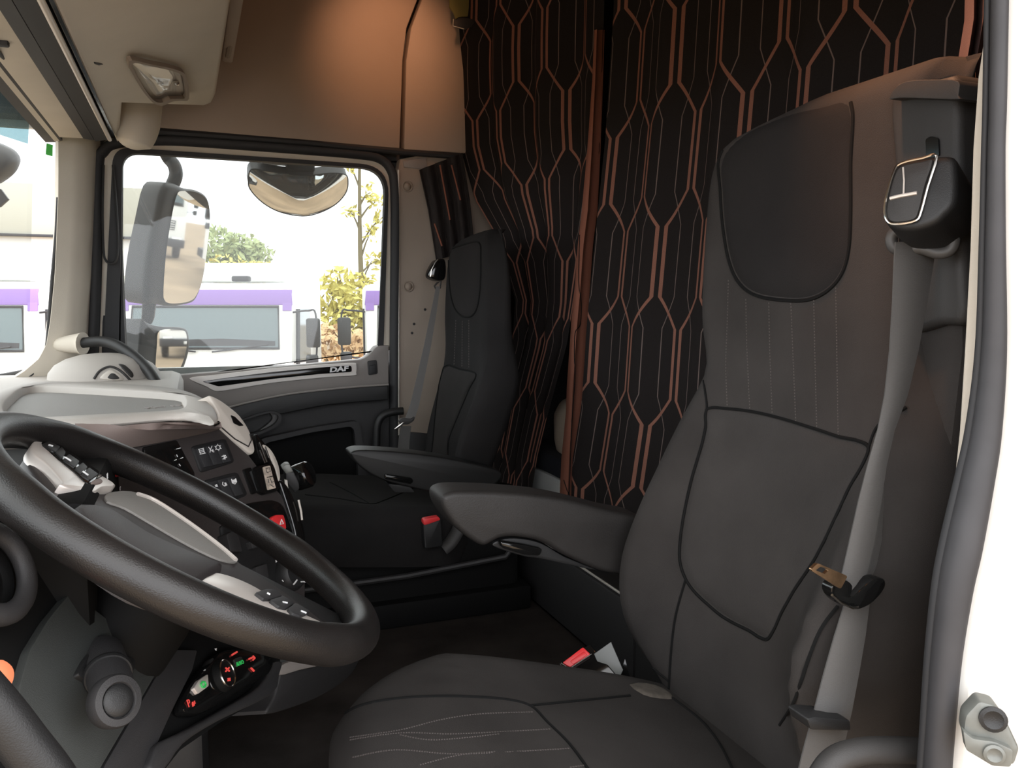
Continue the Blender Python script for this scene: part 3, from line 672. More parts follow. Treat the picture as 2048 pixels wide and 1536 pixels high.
obj('seat_base', join(bx(.12, .84, 2.06, 2.42, .02, .50, .03), bx(.10, .86, 2.03, 2.45, .27, .34, .01)), 'deep_black', ps)
obj('base_rail', tube([V((.05, 2.04, .40)), V((.5, 2.03, .41)), V((.78, 2.03, .43)), V((.84, 2.03, .50))], .008, 8), 'plastic_dark', ps)
AQ = PY(1.985)
arm = cr2([(702, 912), (706, 903), (730, 900), (800, 904), (880, 914), (950, 928), (1002, 944), (995, 965), (960, 986), (900, 990), (820, 975), (760, 958), (722, 935)], 4)
aq = obj('armrest', pslab(arm, AQ, .07, .010, seg=3), 'armrest_p', ps, smooth=50)
obj('release_lever', pslab(rnd([(770, 948), (824, 956), (828, 963), (822, 969), (770, 958)], 4), AQ, .012, .003, .008), 'gloss_black', aq)
obj('lever_stop', pslab(rnd([(776, 968), (820, 972), (830, 985), (790, 985)], 4), AQ, .04, .003, -.01), 'plastic_black', aq)
bq = obj('buckle_cover', pslab(rnd([(846, 1046), (882, 1036), (886, 1092), (850, 1098)], 4), PY(1.975), .03, .004), 'plastic_black', ps)
tag(obj('belt_buckle', pslab(cr2([(847, 1042), (852, 1038), (874, 1034), (878, 1035), (880, 1040), (870, 1044), (852, 1050), (848, 1049)], 3), PY(1.965), .02, .002), 'red'), 'small red buckle top beside the passenger seat cushion', 'buckle')
ls = tag(obj('seat_side_cover', tube(cr([at(x, y, 'y', 1.99) for x, y in ((886, 1098), (900, 1086), (912, 1068), (918, 1055))], 5), [.018]*16, 10, squash=.5), 'tower'), 'grey curved plastic cover behind the passenger buckle', 'cover')
# passenger belt
pbelt = thing('seat_belt', 'pale grey passenger belt hanging in front of the taupe pillar', 'seat belt', at(815, 900, 'y', 2.5))
gq = PY(2.50)
oo = obj('belt_outlet', pslab(cr2([(862, 556), (860, 545), (868, 528), (876, 519), (890, 519), (893, 540), (890, 558), (878, 562)], 3), gq, .05, .006), 'gloss_black', pbelt)
obj('outlet_rim', tube([hit(x, y, (V((0, 2.495, 0)), -Y)) for x, y in ((861, 553), (863, 540), (870, 526), (876, 519))], .002, 6), 'chrome', oo)
obj('guide_loop', tube([hit(x, y, gq) for x, y in ((869, 572), (874, 566), (882, 562), (880, 576), (872, 580))], .003, 6, closed=True), 'tower', pbelt)
rows = [[at(x-w, y, 'y', yy), at(x+w, y, 'y', yy)] for x, y, w, yy in ((876, 573, 4, 2.49), (868, 620, 5.5, 2.47), (855, 690, 7, 2.44), (840, 760, 8, 2.41), (829, 810, 9, 2.39), (818, 842, 9.5, 2.38))]
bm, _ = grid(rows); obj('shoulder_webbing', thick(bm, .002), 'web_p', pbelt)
rows = [[at(x-w, y, 'y', 2.38), at(x+w, y, 'y', 2.38)] for x, y, w in ((812, 852, 10), (808, 880, 11), (804, 930, 12))]
bm, _ = grid(rows); obj('lower_webbing', thick(bm, .002), 'web', pbelt)
tq = PY(2.365)
t2 = obj('tongue', pslab(cr2([(798, 842), (806, 836), (822, 838), (829, 834), (827, 842), (816, 849), (804, 848)], 3), tq, .01, .002), 'tower', pbelt)
obj('tongue_blade', pslab([(789, 858), (792, 861), (812, 845), (806, 844)], tq, .004, .001, .002), 'chrome', t2)

# ================================================================ CURTAINS
def curtain_mat():
    m = bpy.data.materials.new('hexagon_line_curtain'); m.use_nodes = True; nt = m.node_tree; p = nt.nodes['Principled BSDF']
    L = nt.links
    def mth(op, a, b=None, c=None):
        n = nt.nodes.new('ShaderNodeMath'); n.operation = op
        for i, v in enumerate((a, b, c)):
            if v is None: continue
            if isinstance(v, (int, float)): n.inputs[i].default_value = v
            else: L.new(v, n.inputs[i])
        return n.outputs[0]
    uv = nt.nodes.new('ShaderNodeUVMap'); uv.uv_map = 'UVMap'; sp = nt.nodes.new('ShaderNodeSeparateXYZ'); L.new(uv.outputs[0], sp.inputs[0])
    P = .112
    u = mth('DIVIDE', sp.outputs[0], P); k = mth('ROUND', u)
    s = mth('COSINE', mth('MULTIPLY', k, math.pi))
    tri = mth('SUBTRACT', mth('MULTIPLY', mth('PINGPONG', sp.outputs[1], .236), 2/.236), 1)
    w = mth('MAXIMUM', mth('MINIMUM', mth('MULTIPLY', tri, 3.2), 1), -1)
    sw = mth('MULTIPLY', s, w); du = mth('SUBTRACT', u, k)
    thick_ = mth('LESS_THAN', mth('ABSOLUTE', mth('SUBTRACT', du, mth('MULTIPLY', sw, .37))), .060)
    # thin lines lie a little off their own column and swing the other way; look in this column and the next ones
    thin = None
    for off in (0,):
        d = mth('ABSOLUTE', mth('ADD', du, mth('MULTIPLY', sw, .20)))
        t = mth('LESS_THAN', d, .016); thin = t
    # extra hairlines close to the thick bands
    hair = mth('LESS_THAN', mth('ABSOLUTE', mth('SUBTRACT', du, mth('MULTIPLY', sw, .455))), .008)
    no = nt.nodes.new('ShaderNodeTexNoise'); no.inputs['Scale'].default_value = 700; tc = nt.nodes.new('ShaderNodeTexCoord'); L.new(tc.outputs['Object'], no.inputs[0])
    base = nt.nodes.new('ShaderNodeMix'); base.data_type = 'RGBA'; base.inputs[6].default_value = (.012, .010, .0095, 1); base.inputs[7].default_value = (.024, .020, .019, 1); L.new(no.outputs[0], base.inputs[0])
    c1 = nt.nodes.new('ShaderNodeMix'); c1.data_type = 'RGBA'; L.new(thin, c1.inputs[0]); L.new(base.outputs[2], c1.inputs[6]); c1.inputs[7].default_value = (.16, .12, .108, 1)
    tex = nt.nodes.new('ShaderNodeMix'); tex.data_type = 'RGBA'; tex.inputs[6].default_value = (.165, .074, .053, 1); tex.inputs[7].default_value = (.30, .138, .098, 1); L.new(no.outputs[0], tex.inputs[0])
    c2 = nt.nodes.new('ShaderNodeMix'); c2.data_type = 'RGBA'; L.new(thick_, c2.inputs[0]); L.new(c1.outputs[2], c2.inputs[6]); L.new(tex.outputs[2], c2.inputs[7])
    L.new(c2.outputs[2], p.inputs['Base Color']); p.inputs['Roughness'].default_value = .95; p.inputs['Specular IOR Level'].default_value = .1
    b = nt.nodes.new('ShaderNodeBump'); b.inputs['Strength'].default_value = .4; b.inputs['Distance'].default_value = .001
    L.new(mth('ADD', mth('MULTIPLY', thick_, 1.0), mth('MULTIPLY', no.outputs[0], .6)), b.inputs['Height']); L.new(b.outputs[0], p.inputs['Normal'])
    return m
M['curtain'] = curtain_mat()
M['curtain_side'] = mat('dark_pleated_curtain', (.022, .017, .016), .95, bump=.3, bscale=500, vary=.5, vscale=30, stretch=(6, 6, .6))

def curtain(name, left, right, folds, width, u0=0., n=150, m=40, v0=0., mt='curtain', parent=None, scallop=0., edges=None):
    """cloth hung between two edge lines (3-D points, top to bottom); folds(s, v) pushes it out of its plane; real UV in metres of cloth"""
    Lt = sorted([(p.z, p.x, p.y) for p in left]); Rt = sorted([(p.z, p.x, p.y) for p in right])
    zt = min(Lt[-1][0], Rt[-1][0]); zl, zr = Lt[0][0], Rt[0][0]
    rows, uvs = [], []
    for j in range(m+1):
        f = j/m; r = []; ru = []
        for i in range(n+1):
            s = i/n
            za = zt+(zl-zt)*f; zb = zt+(zr-zt)*f
            a = lerp_tab(Lt, za); b = lerp_tab(Rt, zb)
            A = V((a[0], a[1], za)); B = V((b[0], b[1], zb))
            ss, off = folds(s, f)
            d = (B-A); nrm = V((-abs(d.y), d.x*math.copysign(1, d.y), 0)); nrm = nrm.normalized() if nrm.length > 1e-6 else V((-1, 0, 0))
            r.append(A+d*ss+nrm*off); ru.append((u0+s*width, v0+zt-A.z-(zb-za)*0))
        rows.append(r); uvs.append(ru)
    bm, vs = grid(rows); uvl = bm.loops.layers.uv.new('UVMap'); idx = {}
    for j in range(m+1):
        for i in range(n+1): idx[vs[j][i]] = uvs[j][i]
    for f in bm.faces:
        for l in f.loops: l[uvl].uv = idx[l.vert]
    return obj(name, bm, mt, parent, smooth=80)
def fold(freqs):
    def F(s, f):
        o = sum(a*math.sin(2*math.pi*(fr*s+ph+tw*f)) for a, fr, ph, tw in freqs)
        sx = s+sum(.15*a/(.5+fr)*math.cos(2*math.pi*(fr*s+ph+tw*f)) for a, fr, ph, tw in freqs)
        return sx, o
    return F
TOPZ = 2.12
def edge(pts):
    E = [at(*p[:2], 'x', p[2]) for p in pts]
    if E[0].z < TOPZ: E = [E[0]+V((0, 0, TOPZ-E[0].z))]+E
    return E
# left main curtain (passenger half)
lc = thing('curtain', 'dark bunk curtain with faint hexagon lines behind the passenger seat, left of the parting', 'curtain', (1.0, 2.4, .5), 'patterned bunk curtains')
left = edge([(926, 20, .87), (922, 150, .875), (930, 300, .885), (958, 400, .915), (1000, 470, .96), (1040, 600, 1.0), (1034, 680, 1.0), (1015, 760, 1.0), (998, 860, .985), (982, 950, .97)])
right = edge([(1215, 0, 1.04), (1205, 300, 1.04), (1172, 480, 1.03), (1139, 691, 1.02), (1108, 801, 1.02), (1096, 845, 1.02), (1078, 917, 1.02), (1066, 992, 1.02)])
curtain('cloth', left, right, fold([(.016, 3.2, .15, .03), (.004, 6.5, .4, -.04)]), 1.02, .062, 170, 44, parent=lc)
# right main curtain (driver half)
rc = thing('curtain', 'terracotta and black hexagon patterned bunk curtain behind the driver seat, right of the parting', 'curtain', (1.02, 1.4, .5), 'patterned bunk curtains')
left2 = edge([(1236, 20, 1.03), (1219, 277, 1.02), (1196, 498, 1.02), (1182, 644, 1.02), (1171, 808, 1.02), (1153, 917, 1.02), (1147, 1012, 1.02)])
right2 = [V((1.04, .83, TOPZ)), V((1.03, .83, .50))]
curtain('cloth', left2, right2, fold([(.011, 4.3, .30, .01), (.003, 9.2, .1, .02)]), 1.40, .012, 240, 44, v0=.05, parent=rc)
liA = [(1190, 60), (1186, 160), (1176, 300), (1165, 420), (1157, 490), (1151, 571), (1144, 644), (1135, 772), (1133, 826), (1124, 917), (1120, 1003)]
liB = [(1194, 60), (1191, 160), (1186, 300), (1180, 420), (1171, 490), (1164, 589), (1158, 660), (1150, 790), (1148, 845), (1145, 917), (1142, 1003)]
rows = [[at(a, y, 'x', 1.005), at((a*2+c)/3, (y*2+d)/3, 'x', .992), at((a+2*c)/3, (y+2*d)/3, 'x', .992), at(c, d, 'x', 1.01), at(c+14, d, 'x', 1.035)] for (a, y), (c, d) in zip(liA, liB)]
bm, _ = grid(rows); bmesh.ops.subdivide_edges(bm, edges=list(bm.edges), cuts=1, smooth=.5)
li = obj('lining_edge', thick(bm, .002), 'lining', rc, smooth=70, label='turned terracotta lining edge')
B5 = bvh_of(li)
obj('edge_thread', join(*[seam(p, B5, .0016, .0006) for p in ([(1160, 470), (1158, 560), (1162, 610), (1160, 648), (1150, 672), (1149, 760), (1144, 830), (1141, 900), (1137, 1000)], [(1128, 960), (1136, 985), (1142, 1000)])]), 'piping', li)
# near end of the curtain, gathered by the near pillar
nc = thing('curtain', 'bunched dusty pink curtain end hanging between driver seat and near door pillar', 'curtain', (.98, .75, .5))
nA = [(1934, -40), (1932, 40), (1916, 140), (1924, 220), (1942, 330), (1930, 600), (1906, 900), (1880, 1030), (1856, 1150), (1842, 1216)]
rows = []
for k, (x, y) in enumerate(nA):
    z = (.955, .93, .965, .94, .975, .955)
    rows.append([at(x+dx, y+(2 if y < 1100 else 4), 'x', zz) for dx, zz in zip((0, 14, 22, 34, 46, 64), z)])
bm, _ = grid(rows); bmesh.ops.subdivide_edges(bm, edges=list(bm.edges), cuts=1, smooth=.4)
obj('cloth', thick(bm, .002), mat('dusty_pink_lining', (.17, .10, .095), .95, bump=.3, bscale=500), nc, smooth=30)
# tied-back side window curtain
sc_ = thing('curtain', 'short dark side curtain bunched against the taupe pillar above the passenger headrest', 'curtain', at(890, 500, 'y', 2.64))
rows = []
for f in [i/14 for i in range(15)]:
    a = lerp_tab([(0, 838, 340), (.5, 856, 420), (1, 872, 520)], f); b = lerp_tab([(0, 925, 306), (.5, 940, 400), (1, 950, 500)], f); r = []
    for i in range(31):
        s = i/30; r.append(at(a[0]+(b[0]-a[0])*s, a[1]+(b[1]-a[1])*s, 'y', 2.635+.014*math.sin(s*2*math.pi*3.5+f)))
    rows.append(r)
bm, _ = grid(rows); obj('cloth', thick(bm, .003), 'curtain_side', sc_, smooth=75)
bm = join(*[tube([at(x0+(x1-x0)*k/8, y0+(y1-y0)*k/8, 'y', 2.617) for k in range(9)], .0028, 6) for x0, y0, x1, y1 in ((903, 330, 921, 400), (880, 330, 900, 440), (869, 447, 884, 492))])
obj('woven_stripe', bm, 'lining', sc_)
# rail in the roof and the olive strap hanging from it
rail = tag(obj('curtain_rail', tube(cr([V((1.03, .56, 2.135)), V((1.03, 2.2, 2.135)), V((1.0, 2.5, 2.135)), V((.90, 2.64, 2.135)), V((.70, 2.648, 2.135))], 6), .010, 8), 'plastic_dark'), 'curtain rail curving along the roof above the bunk', 'rail')
sp_ = thing('hanging_strap', 'olive green strap with clear tag hanging at the top corner of the curtain', 'strap', at(920, 50, 'y', 2.58))
obj('strap', pslab([(897, -60), (940, -60), (938, 15), (936, 32), (918, 34), (912, 38), (908, 25), (900, 14)], PY(2.58), .008, .002), 'olive', sp_)
obj('tag', pslab([(910, 36), (926, 34), (952, 40), (944, 52), (930, 60), (906, 52)], PY(2.585), .003, .001), 'plastic_dark', sp_)
obj('tag_edge', tube([at(x, y, 'y', 2.578) for x, y in ((907, 38), (906, 52), (928, 58))], .0016, 6), 'beige', sp_)

# ================================================================ BUNK
bk_ = thing('bunk_base', 'black bunk base panel with vertical joint behind the centre tunnel', 'bunk', (1.2, 1.6, .27))
obj('front_panel', bx(.888, .93, 1.52, 2.66, .27, .455, .006), 'plastic_dark', bk_)
obj('front_panel', bx(.888, .93, 1.27, 1.512, .27, .455, .006), 'plastic_dark', bk_)
obj('rear_panel', bx(.97, 1.0, .60, 1.27, .0, .455, .006), 'plastic_dark', bk_)
obj('top_ledge', bx(.90, 1.04, 1.27, 2.66, .44, .462, .004), 'plastic_black', bk_)
obj('ledge_trim', tube([V((.892, 1.28, .462)), V((.892, 2.62, .462))], .003, 6), 'silver', bk_)
mt_ = thing('mattress', 'white bunk mattress with dark ribbed band seen through the curtain parting', 'mattress', (1.35, 1.65, .455))
obj('cover', bx(1.075, 1.72, .60, 2.66, .462, .565, .02), 'mattress', mt_)
obj('ribbed_band', bx(1.07, 1.72, .60, 2.66, .567, .635, .012), 'navy', mt_)
pl_ = tag(obj('pillow', cushion((1.30, 2.28), .20, .30, lambda x: .80, .165, 2.6, .05), 'pillow', smooth=75), 'beige pillow on the bunk seen through the curtain parting', 'pillow')

# ================================================================ OVERHEAD CONSOLE
oc = thing('overhead_console', 'beige overhead storage console over the windscreen with clear reading lamp', 'console', (-.05, 1.5, 1.55))
CP = (V((.08, 0, 1.70)), V((.50, 0, -1)).normalized())          # underside, rising towards the seats
def cpt(x, y): z = 1.70+.5*(x-.08); return V((x, y, z))
tip = [hit(x, y, CP) for x, y in ((232, 292), (240, 262), (245, 208), (405, 213), (424, 206), (432, 190))]
und = [cpt(-.178, .55)]+[cpt(-.178, tip[0].y)]+tip[1:]+[cpt(.105, .55)]
obj('underside', prism(und, V((-.02, 0, .5)), .012, 3), 'beige', oc)
obj('rear_rim', tube([V((.118, .55, 1.79)), V((.118, 2.25, 1.79)), V((.112, 2.32, 1.77))], .007, 8), 'beige_dark', oc)
obj('locker_front', bx(.10, .13, .55, 2.42, 1.78, 2.29, .006), 'beige_wall', oc)
nose = cr([at(282, 188, 'y', 2.46), at(280, 215, 'y', 2.46), at(278, 245, 'y', 2.46), at(272, 270, 'y', 2.46), at(268, 288, 'y', 2.46), at(267, 298, 'y', 2.46)], 5)
rn = [.062, .060, .058, .056, .054, .053]
R_ = [lerp_tab([(i/5, r) for i, r in enumerate((.060, .060, .058, .054, .046, .012))], k/(len(nose)-1))[0] for k in range(len(nose))]
obj('corner_cover', tube(nose, R_, 20, squash=.8), 'beige', oc, smooth=70)
LP_ = CP
lamp = obj('lamp_bezel', ring_slab(cr2([(252, 113), (300, 120), (348, 131), (368, 145), (374, 190), (356, 194), (340, 196), (320, 204), (300, 196), (272, 160)], 4), cr2([(260, 118), (300, 124), (345, 135), (362, 147), (368, 186), (350, 190), (336, 191), (318, 198), (300, 190), (277, 156)], 4), CP, .010, .004), 'beige_dark', oc)
obj('reflector', pslab(cr2([(262, 119), (300, 125), (345, 136), (361, 148), (367, 185), (350, 189), (318, 196), (300, 189), (278, 156)], 4), CP, .003, 0, .001), 'silver', lamp)
lens_px = cr2([(261, 119), (300, 125), (345, 136), (361, 148), (367, 185), (350, 189), (336, 190), (318, 197), (300, 189), (278, 156)], 4)
bm = bmesh.new(); cx, cy = 318, 155; prev = None; n_ = CP[1]
vc = bm.verts.new(hit(cx, cy, CP)+n_*.022)
for k in range(1, 7):
    f = k/6; cur = [bm.verts.new(hit(cx+(x-cx)*f, cy+(y-cy)*f, CP)+n_*(.004+.018*(1-f*f))) for x, y in lens_px]; q = len(cur)
    for i in range(q):
        if prev is None: bm.faces.new((vc, cur[i], cur[(i+1) % q]))
        else: bm.faces.new((prev[i], cur[i], cur[(i+1) % q], prev[(i+1) % q]))
    prev = cur
obj('lens', bm, 'lens', lamp)
for x, y in ((318, 162), (350, 160)):
    obj('bulb', lathe([(.002, 0), (.006, .003), (.007, .008), (.004, .013), (0, .014)], hit(x, y, CP), n_, 10), 'chrome', lamp)
obj('scratch', pslab([(188, 125), (199, 127), (206, 129), (198, 131), (189, 128)], CP, .002, 0, .0012), 'rubber', oc)
# warm roof lamps
def spot(name, label, loc, target, energy, size, blend, col=(1, .48, .25)):
    t = thing(name, label, 'lamp', loc)
    d = (V(target)-V(loc)).normalized()
    obj('housing', lathe([(.035, .05), (.04, .03), (.04, 0), (.028, -.012), (.001, -.013)], V(loc)-d*.01, -d, 20), 'beige_dark', t)
    obj('lens', lathe([(.026, 0), (.026, .003), (.001, .004)], V(loc)+d*.004, d, 20), 'lamp_glow', t)
    l = bpy.data.lights.new('lamp_light', 'SPOT'); l.energy = energy; l.color = col; l.spot_size = math.radians(size); l.spot_blend = blend; l.shadow_soft_size = .03
    lo = bpy.data.objects.new('lamp_light', l); COL.objects.link(lo); lo.parent = t
    lo.location = d*.02; lo.rotation_euler = d.to_track_quat('-Z', 'Y').to_euler()
    return t
spot('roof_lamp', 'small amber roof reading lamp shining on the passenger side panel', (.62, 2.10, 2.24), (.62, 2.66, 1.93), 2.8, 54, 1.0)
spot('roof_lamp', 'small amber roof reading lamp over the driver seat', (.55, .85, 2.24), (.85, .80, 1.46), 18, 26, 1.0)

# ---- grab handle on the A pillar
gh = thing('grab_bar', 'black curved grab handle with beige mount on the windscreen pillar', 'handle', at(160, 690, 'y', 2.55))
obj('mount', tube(cr([at(112, 690, 'y', 2.565), at(120, 689, 'y', 2.55), at(138, 688, 'y', 2.54), at(158, 687, 'y', 2.53), at(166, 687, 'y', 2.525)], 4), [.006]+[.006+.026*(k/16)**.5 for k in range(1, 17)], 16), 'beige', gh, smooth=70)
obj('bar', tube(cr([at(x, y, 'y', yy) for x, y, yy in ((158, 687, 2.53), (180, 684, 2.52), (205, 683, 2.5), (232, 690, 2.46), (262, 708, 2.42), (285, 728, 2.38), (302, 748, 2.34), (318, 775, 2.30), (330, 800, 2.28))], 5), .0145, 14), 'plastic_black', gh)

# ================================================================ DASHBOARD
db = thing('dashboard', 'grey beige and dark brown dashboard with centre tray and angled switch console', 'dashboard', (-.25, 1.5, 0))
obj('top_cover', bx(-.74, -.03, 1.66, 2.64, .82, .925, .03), 'grey_top', db)
obj('top_cover', bx(-.74, -.24, .55, 1.68, .86, .940, .03), 'grey_top', db)
obj('front_face', bx(-.66, -.06, 1.66, 2.64, .12, .83, .04), 'plastic_black', db)
# corner vent pod by the passenger window
pod = []
for f, h in ((1.0, 0), (.97, .03), (.86, .055), (.66, .075), (.4, .088), (.15, .092)):
    pod.append([V((-.225+f*.14*math.cos(a), 2.44+f*.13*math.sin(a), .915+h*.82)) for a in (2*math.pi*k/28 for k in range(28))])
cp_ = obj('corner_pod', loft(pod), 'grey_top', db, smooth=75)
B6 = bvh_of(cp_)
ao = cr2([(188, 758), (200, 742), (218, 734), (234, 738), (250, 750), (262, 763)], 5, False)
obj('pod_arch', tube(drape(ao, B6, .001, 5), .0032, 8), 'tower', cp_)
obj('pod_opening', patch(cr2([(197, 758), (208, 745), (222, 738), (238, 746), (250, 760), (225, 762)], 3), B6, .003, 4), 'cream', cp_)
obj('pod_shadow', patch(cr2([(212, 756), (222, 746), (234, 750), (241, 758), (226, 760)], 3), B6, .005, 3), 'tower', cp_)
obj('pod_vent', patch(cr2([(235, 727), (250, 730), (268, 748), (264, 757), (248, 742)], 3), B6, .003, 4), 'tower', cp_)
# centre pod with tray
def resample(P, n):
    L = [0]
    for a, b in zip(P, P[1:]+[P[0]]): L.append(L[-1]+(b-a).length)
    out = []
    for k in range(n):
        t = L[-1]*k/n; i = max(j for j in range(len(P)) if L[j] <= t); a, b = P[i], P[(i+1) % len(P)]
        out.append(a+(b-a)*((t-L[i])/max(1e-9, L[i+1]-L[i])))
    return out
ZT = .957
outer = [at(x, y, 'z', ZT) for x, y in cr2([(-60, 800), (-20, 784), (35, 768), (77, 762), (164, 763), (270, 768), (352, 776), (398, 789), (424, 805), (435, 822), (430, 834), (398, 827), (352, 825.5), (305, 829), (234, 835), (176, 840), (140, 842), (60, 842), (-60, 840)], 4)]
inner = [at(x, y, 'z', ZT) for x, y in cr2([(8, 806), (24, 790), (44, 776), (84, 771), (160, 774), (234, 778), (352, 786), (368, 793), (371, 803), (364, 815), (328, 821), (211, 827), (94, 833), (40, 834), (12, 826)], 4)]
N_ = 96; OU, IN = resample(outer, N_), resample(inner, N_)
cen = sum(OU, V((0, 0, 0)))/N_; ci = sum(IN, V((0, 0, 0)))/N_
def sc(P, c, f, dz): return [V((c.x+(p.x-c.x)*f, c.y+(p.y-c.y)*f, p.z+dz)) for p in P]
rings = [sc(OU, cen, .97, -.014), sc(OU, cen, .995, -.012), sc(OU, cen, 1.0, -.009), sc(OU, cen, .99, -.005), sc(OU, cen, .965, 0), sc(IN, ci, 1.02, 0), sc(IN, ci, 1.0, -.003), sc(IN, ci, .99, -.012), sc(IN, ci, .975, -.015)]
bm = loft(rings); fl_ = bm.faces[:]
obj('centre_pod', bm, 'grey_top', db, smooth=55)
tr = obj('tray_mat', prism(sc(IN, ci, .97, -.0135), V((0, 0, -.004))), 'tray', db)
tO = at(294, 817, 'z', .9442); tE = at(330, 814, 'z', .9442)
tex = (tE-tO).normalized(); tey = V((-tex.y, tex.x, 0))
obj('raised_mark', text_bm('X-4 10', .022, tO, tex, tey, .0006, 0, 1.0), 'grey_door', tr)
# padded hood
A_ = [at(x, y, 'z', .9585)-Z*.011 for x, y in cr2([(150, 844), (160, 843.5), (178, 842), (234, 837), (305, 831), (352, 830), (392, 835), (430, 845)], 4, False)]
SPN = V((.755*math.cos(math.radians(20)), -.656*math.cos(math.radians(20)), math.sin(math.radians(20))))
SP = (at(434, 850, 'y', 1.45), SPN)
Bp = [hit(x, y, SP) for x, y in cr2([(150, 912), (164, 908), (200, 900), (260, 886), (320, 873), (380, 861), (420, 852), (436, 846)], 4, False)]
rows = []
for k in range(11):
    t = k/10; r = []
    for i in range(len(A_)):
        a = A_[i]; b = Bp[min(i, len(Bp)-1)]
        w_ = max(0, (i/(len(A_)-1)-.55)/.45); w_ = w_*w_*(3-2*w_); a = a.lerp(b+SPN*.006, w_)
        bul = math.sin(math.pi*t**.8)*(a-b).length*.16
        r.append(a+(b-a)*t+(SPN+Z*.25).normalized()*bul)
    rows.append(r)
bm, _ = grid(rows); obj('padded_hood', thick(bm, .01), 'pad', db, smooth=70)
obj('pad_gap', tube([p+SPN*.001 for p in Bp], .0035, 8), 'gloss_black', db)
# switch console
spx = [(60, 930), (260, 887), (380, 862), (434, 850), (468, 882), (500, 910), (530, 950), (565, 990), (592, 1030), (606, 1075), (614, 1120), (612, 1180), (612, 1260), (560, 1290), (400, 1290), (60, 1200)]
obj('switch_console', pslab(spx, SP, .30, .006), 'panel_brown', db)
def swp(name, px, m, par, th=.012, bev=.003, lift=0., rr=5): return obj(name, pslab(rnd(px, rr) if rr else px, SP, th, bev, lift), m, par)
def swmark(par, items, lift, m='white_mark', name='symbol'):
    bms = []
    for it in items:
        if it[0] == 'l': bms.append(tube([hit(x, y, (SP[0]+SPN*lift, SPN)) for x, y in it[1]], it[2] if len(it) > 2 else .0007, 5))
        else: bms.append(pslab(it[1], SP, .0008, 0, lift))
    o = obj(name, join(*bms), m, par); o['kind'] = 'stuff'; return o
blk = swp('switch_block', [(383, 892), (453, 875), (472, 924), (402, 946)], 'plastic_black', db, .02, .004, .003, 8)
for q in range(3):
    a, b = q/3+.02, (q+1)/3-.02
    def mix(u, v): return ((392+56*u)+(17*v), (897-13*u)+(38*v))
    swp('rocker_switch', [mix(a, 0), mix(b, 0), mix(b, 1), mix(a, 1)], 'rubber', blk, .010, .002, .0075, 2)
swmark(blk, [('l', [(397, 899), (407, 896.5)], .0008), ('l', [(398, 902), (408, 899.5)], .0006), ('l', [(399, 905), (409, 902.5)], .0006), ('l', [(400, 908.5), (411, 906)], .0008), ('l', [(398, 899), (401, 908)], .0006), ('l', [(406, 897), (409, 906)], .0006)], .0095, name='symbol')
swmark(blk, [('l', [(417, 894), (421, 900), (428, 902)]), ('l', [(424, 892), (421, 899), (420, 905)]), ('l', [(426, 899), (424, 903), (428, 904)])], .0095, name='symbol')
swmark(blk, [('l', [(436+4.5*math.cos(a), 895+4.5*math.sin(a)) for a in [k*.63 for k in range(11)]], .0007)]+[('l', [(436+5*math.cos(a), 895+5*math.sin(a)), (436+7*math.cos(a), 895+7*math.sin(a))], .0006) for a in (.3, 1.3, 2.4, 3.5, 4.6, 5.6)], .0095, name='symbol')
swmark(blk, [('l', [(444, 913), (451, 911)], .0012), ('l', [(446, 918), (453, 914)], .0012), ('l', [(447, 910), (450, 919)], .0010)], .0095, name='symbol')
blk2 = swp('switch_block', [(408, 960), (476, 942), (498, 990), (432, 1016)], 'plastic_black', db, .02, .004, .003, 8)
for q in range(3):
    a, b = q/3+.02, (q+1)/3-.02
    def mix(u, v): return ((416+56*u)+(17*v), (965-15*u)+(38*v))
    swp('rocker_switch', [mix(a, 0), mix(b, 0), mix(b, 1), mix(a, 1)], 'rubber', blk2, .010, .002, .0075, 2)
swmark(blk2, [('l', [(463, 958), (465, 966), (470, 968), (473, 964), (471, 957)], .0010), ('p', [(465, 960), (471, 958), (472, 964), (467, 966)])], .0095, name='symbol')
swmark(blk2, [('l', [(446, 964), (445, 969), (449, 972), (454, 970)], .0009), ('p', [(449, 965), (452, 965), (455, 970), (451, 971)])], .0095, name='symbol')
swmark(blk2, [('p', [(430, 970), (434, 968), (436, 973), (432, 974)])], .0095, name='symbol')
unit = swp('control_unit', [(285, 893), (355, 878), (392, 946), (385, 1000), (285, 960)], 'gloss_black', db, .02, .004, .002, 6)
swmark(unit, [('l', [(353, 898), (361, 896)]), ('l', [(353, 909), (355, 914)]), ('l', [(361, 917), (366, 915)]), ('l', [(349, 921), (353, 919)]), ('l', [(358, 928), (361, 932)])], .003, name='mark')
swp('blank_cover', [(487, 938), (504, 933), (520, 972), (521, 984), (505, 989)], 'gloss_black', db, .02, .003, .004, 5)
lab = swp('label_holder', [(504, 938), (514, 932), (545, 924), (551, 936), (561, 974), (556, 982), (530, 989), (520, 984)], 'gloss_black', db, .02, .005, .008, 4)
lp = swp('paper_label', [(526, 934), (540, 931), (548, 962), (552, 976), (536, 980), (531, 958)], 'label', lab, .002, 0, .0095, 2); lp['label'] = 'worn beige paper label with faded dark lettering'
swmark(lab, [('l', [(532, 937), (539, 935), (541, 943), (534, 945), (532, 937)], .0006), ('l', [(534, 955), (546, 952)], .0008), ('l', [(536, 958), (538, 966)], .0006), ('l', [(541, 957), (543, 965), (547, 963)], .0006), ('l', [(540, 969), (548, 974)], .0006)], .0100, 'plastic_black', 'faded_print')
rec = swp('hazard_recess', [(470, 1016), (500, 1004), (545, 998), (566, 1006), (596, 1075), (560, 1110), (480, 1080)], 'gloss_black', db, .02, .004, .002, 10)
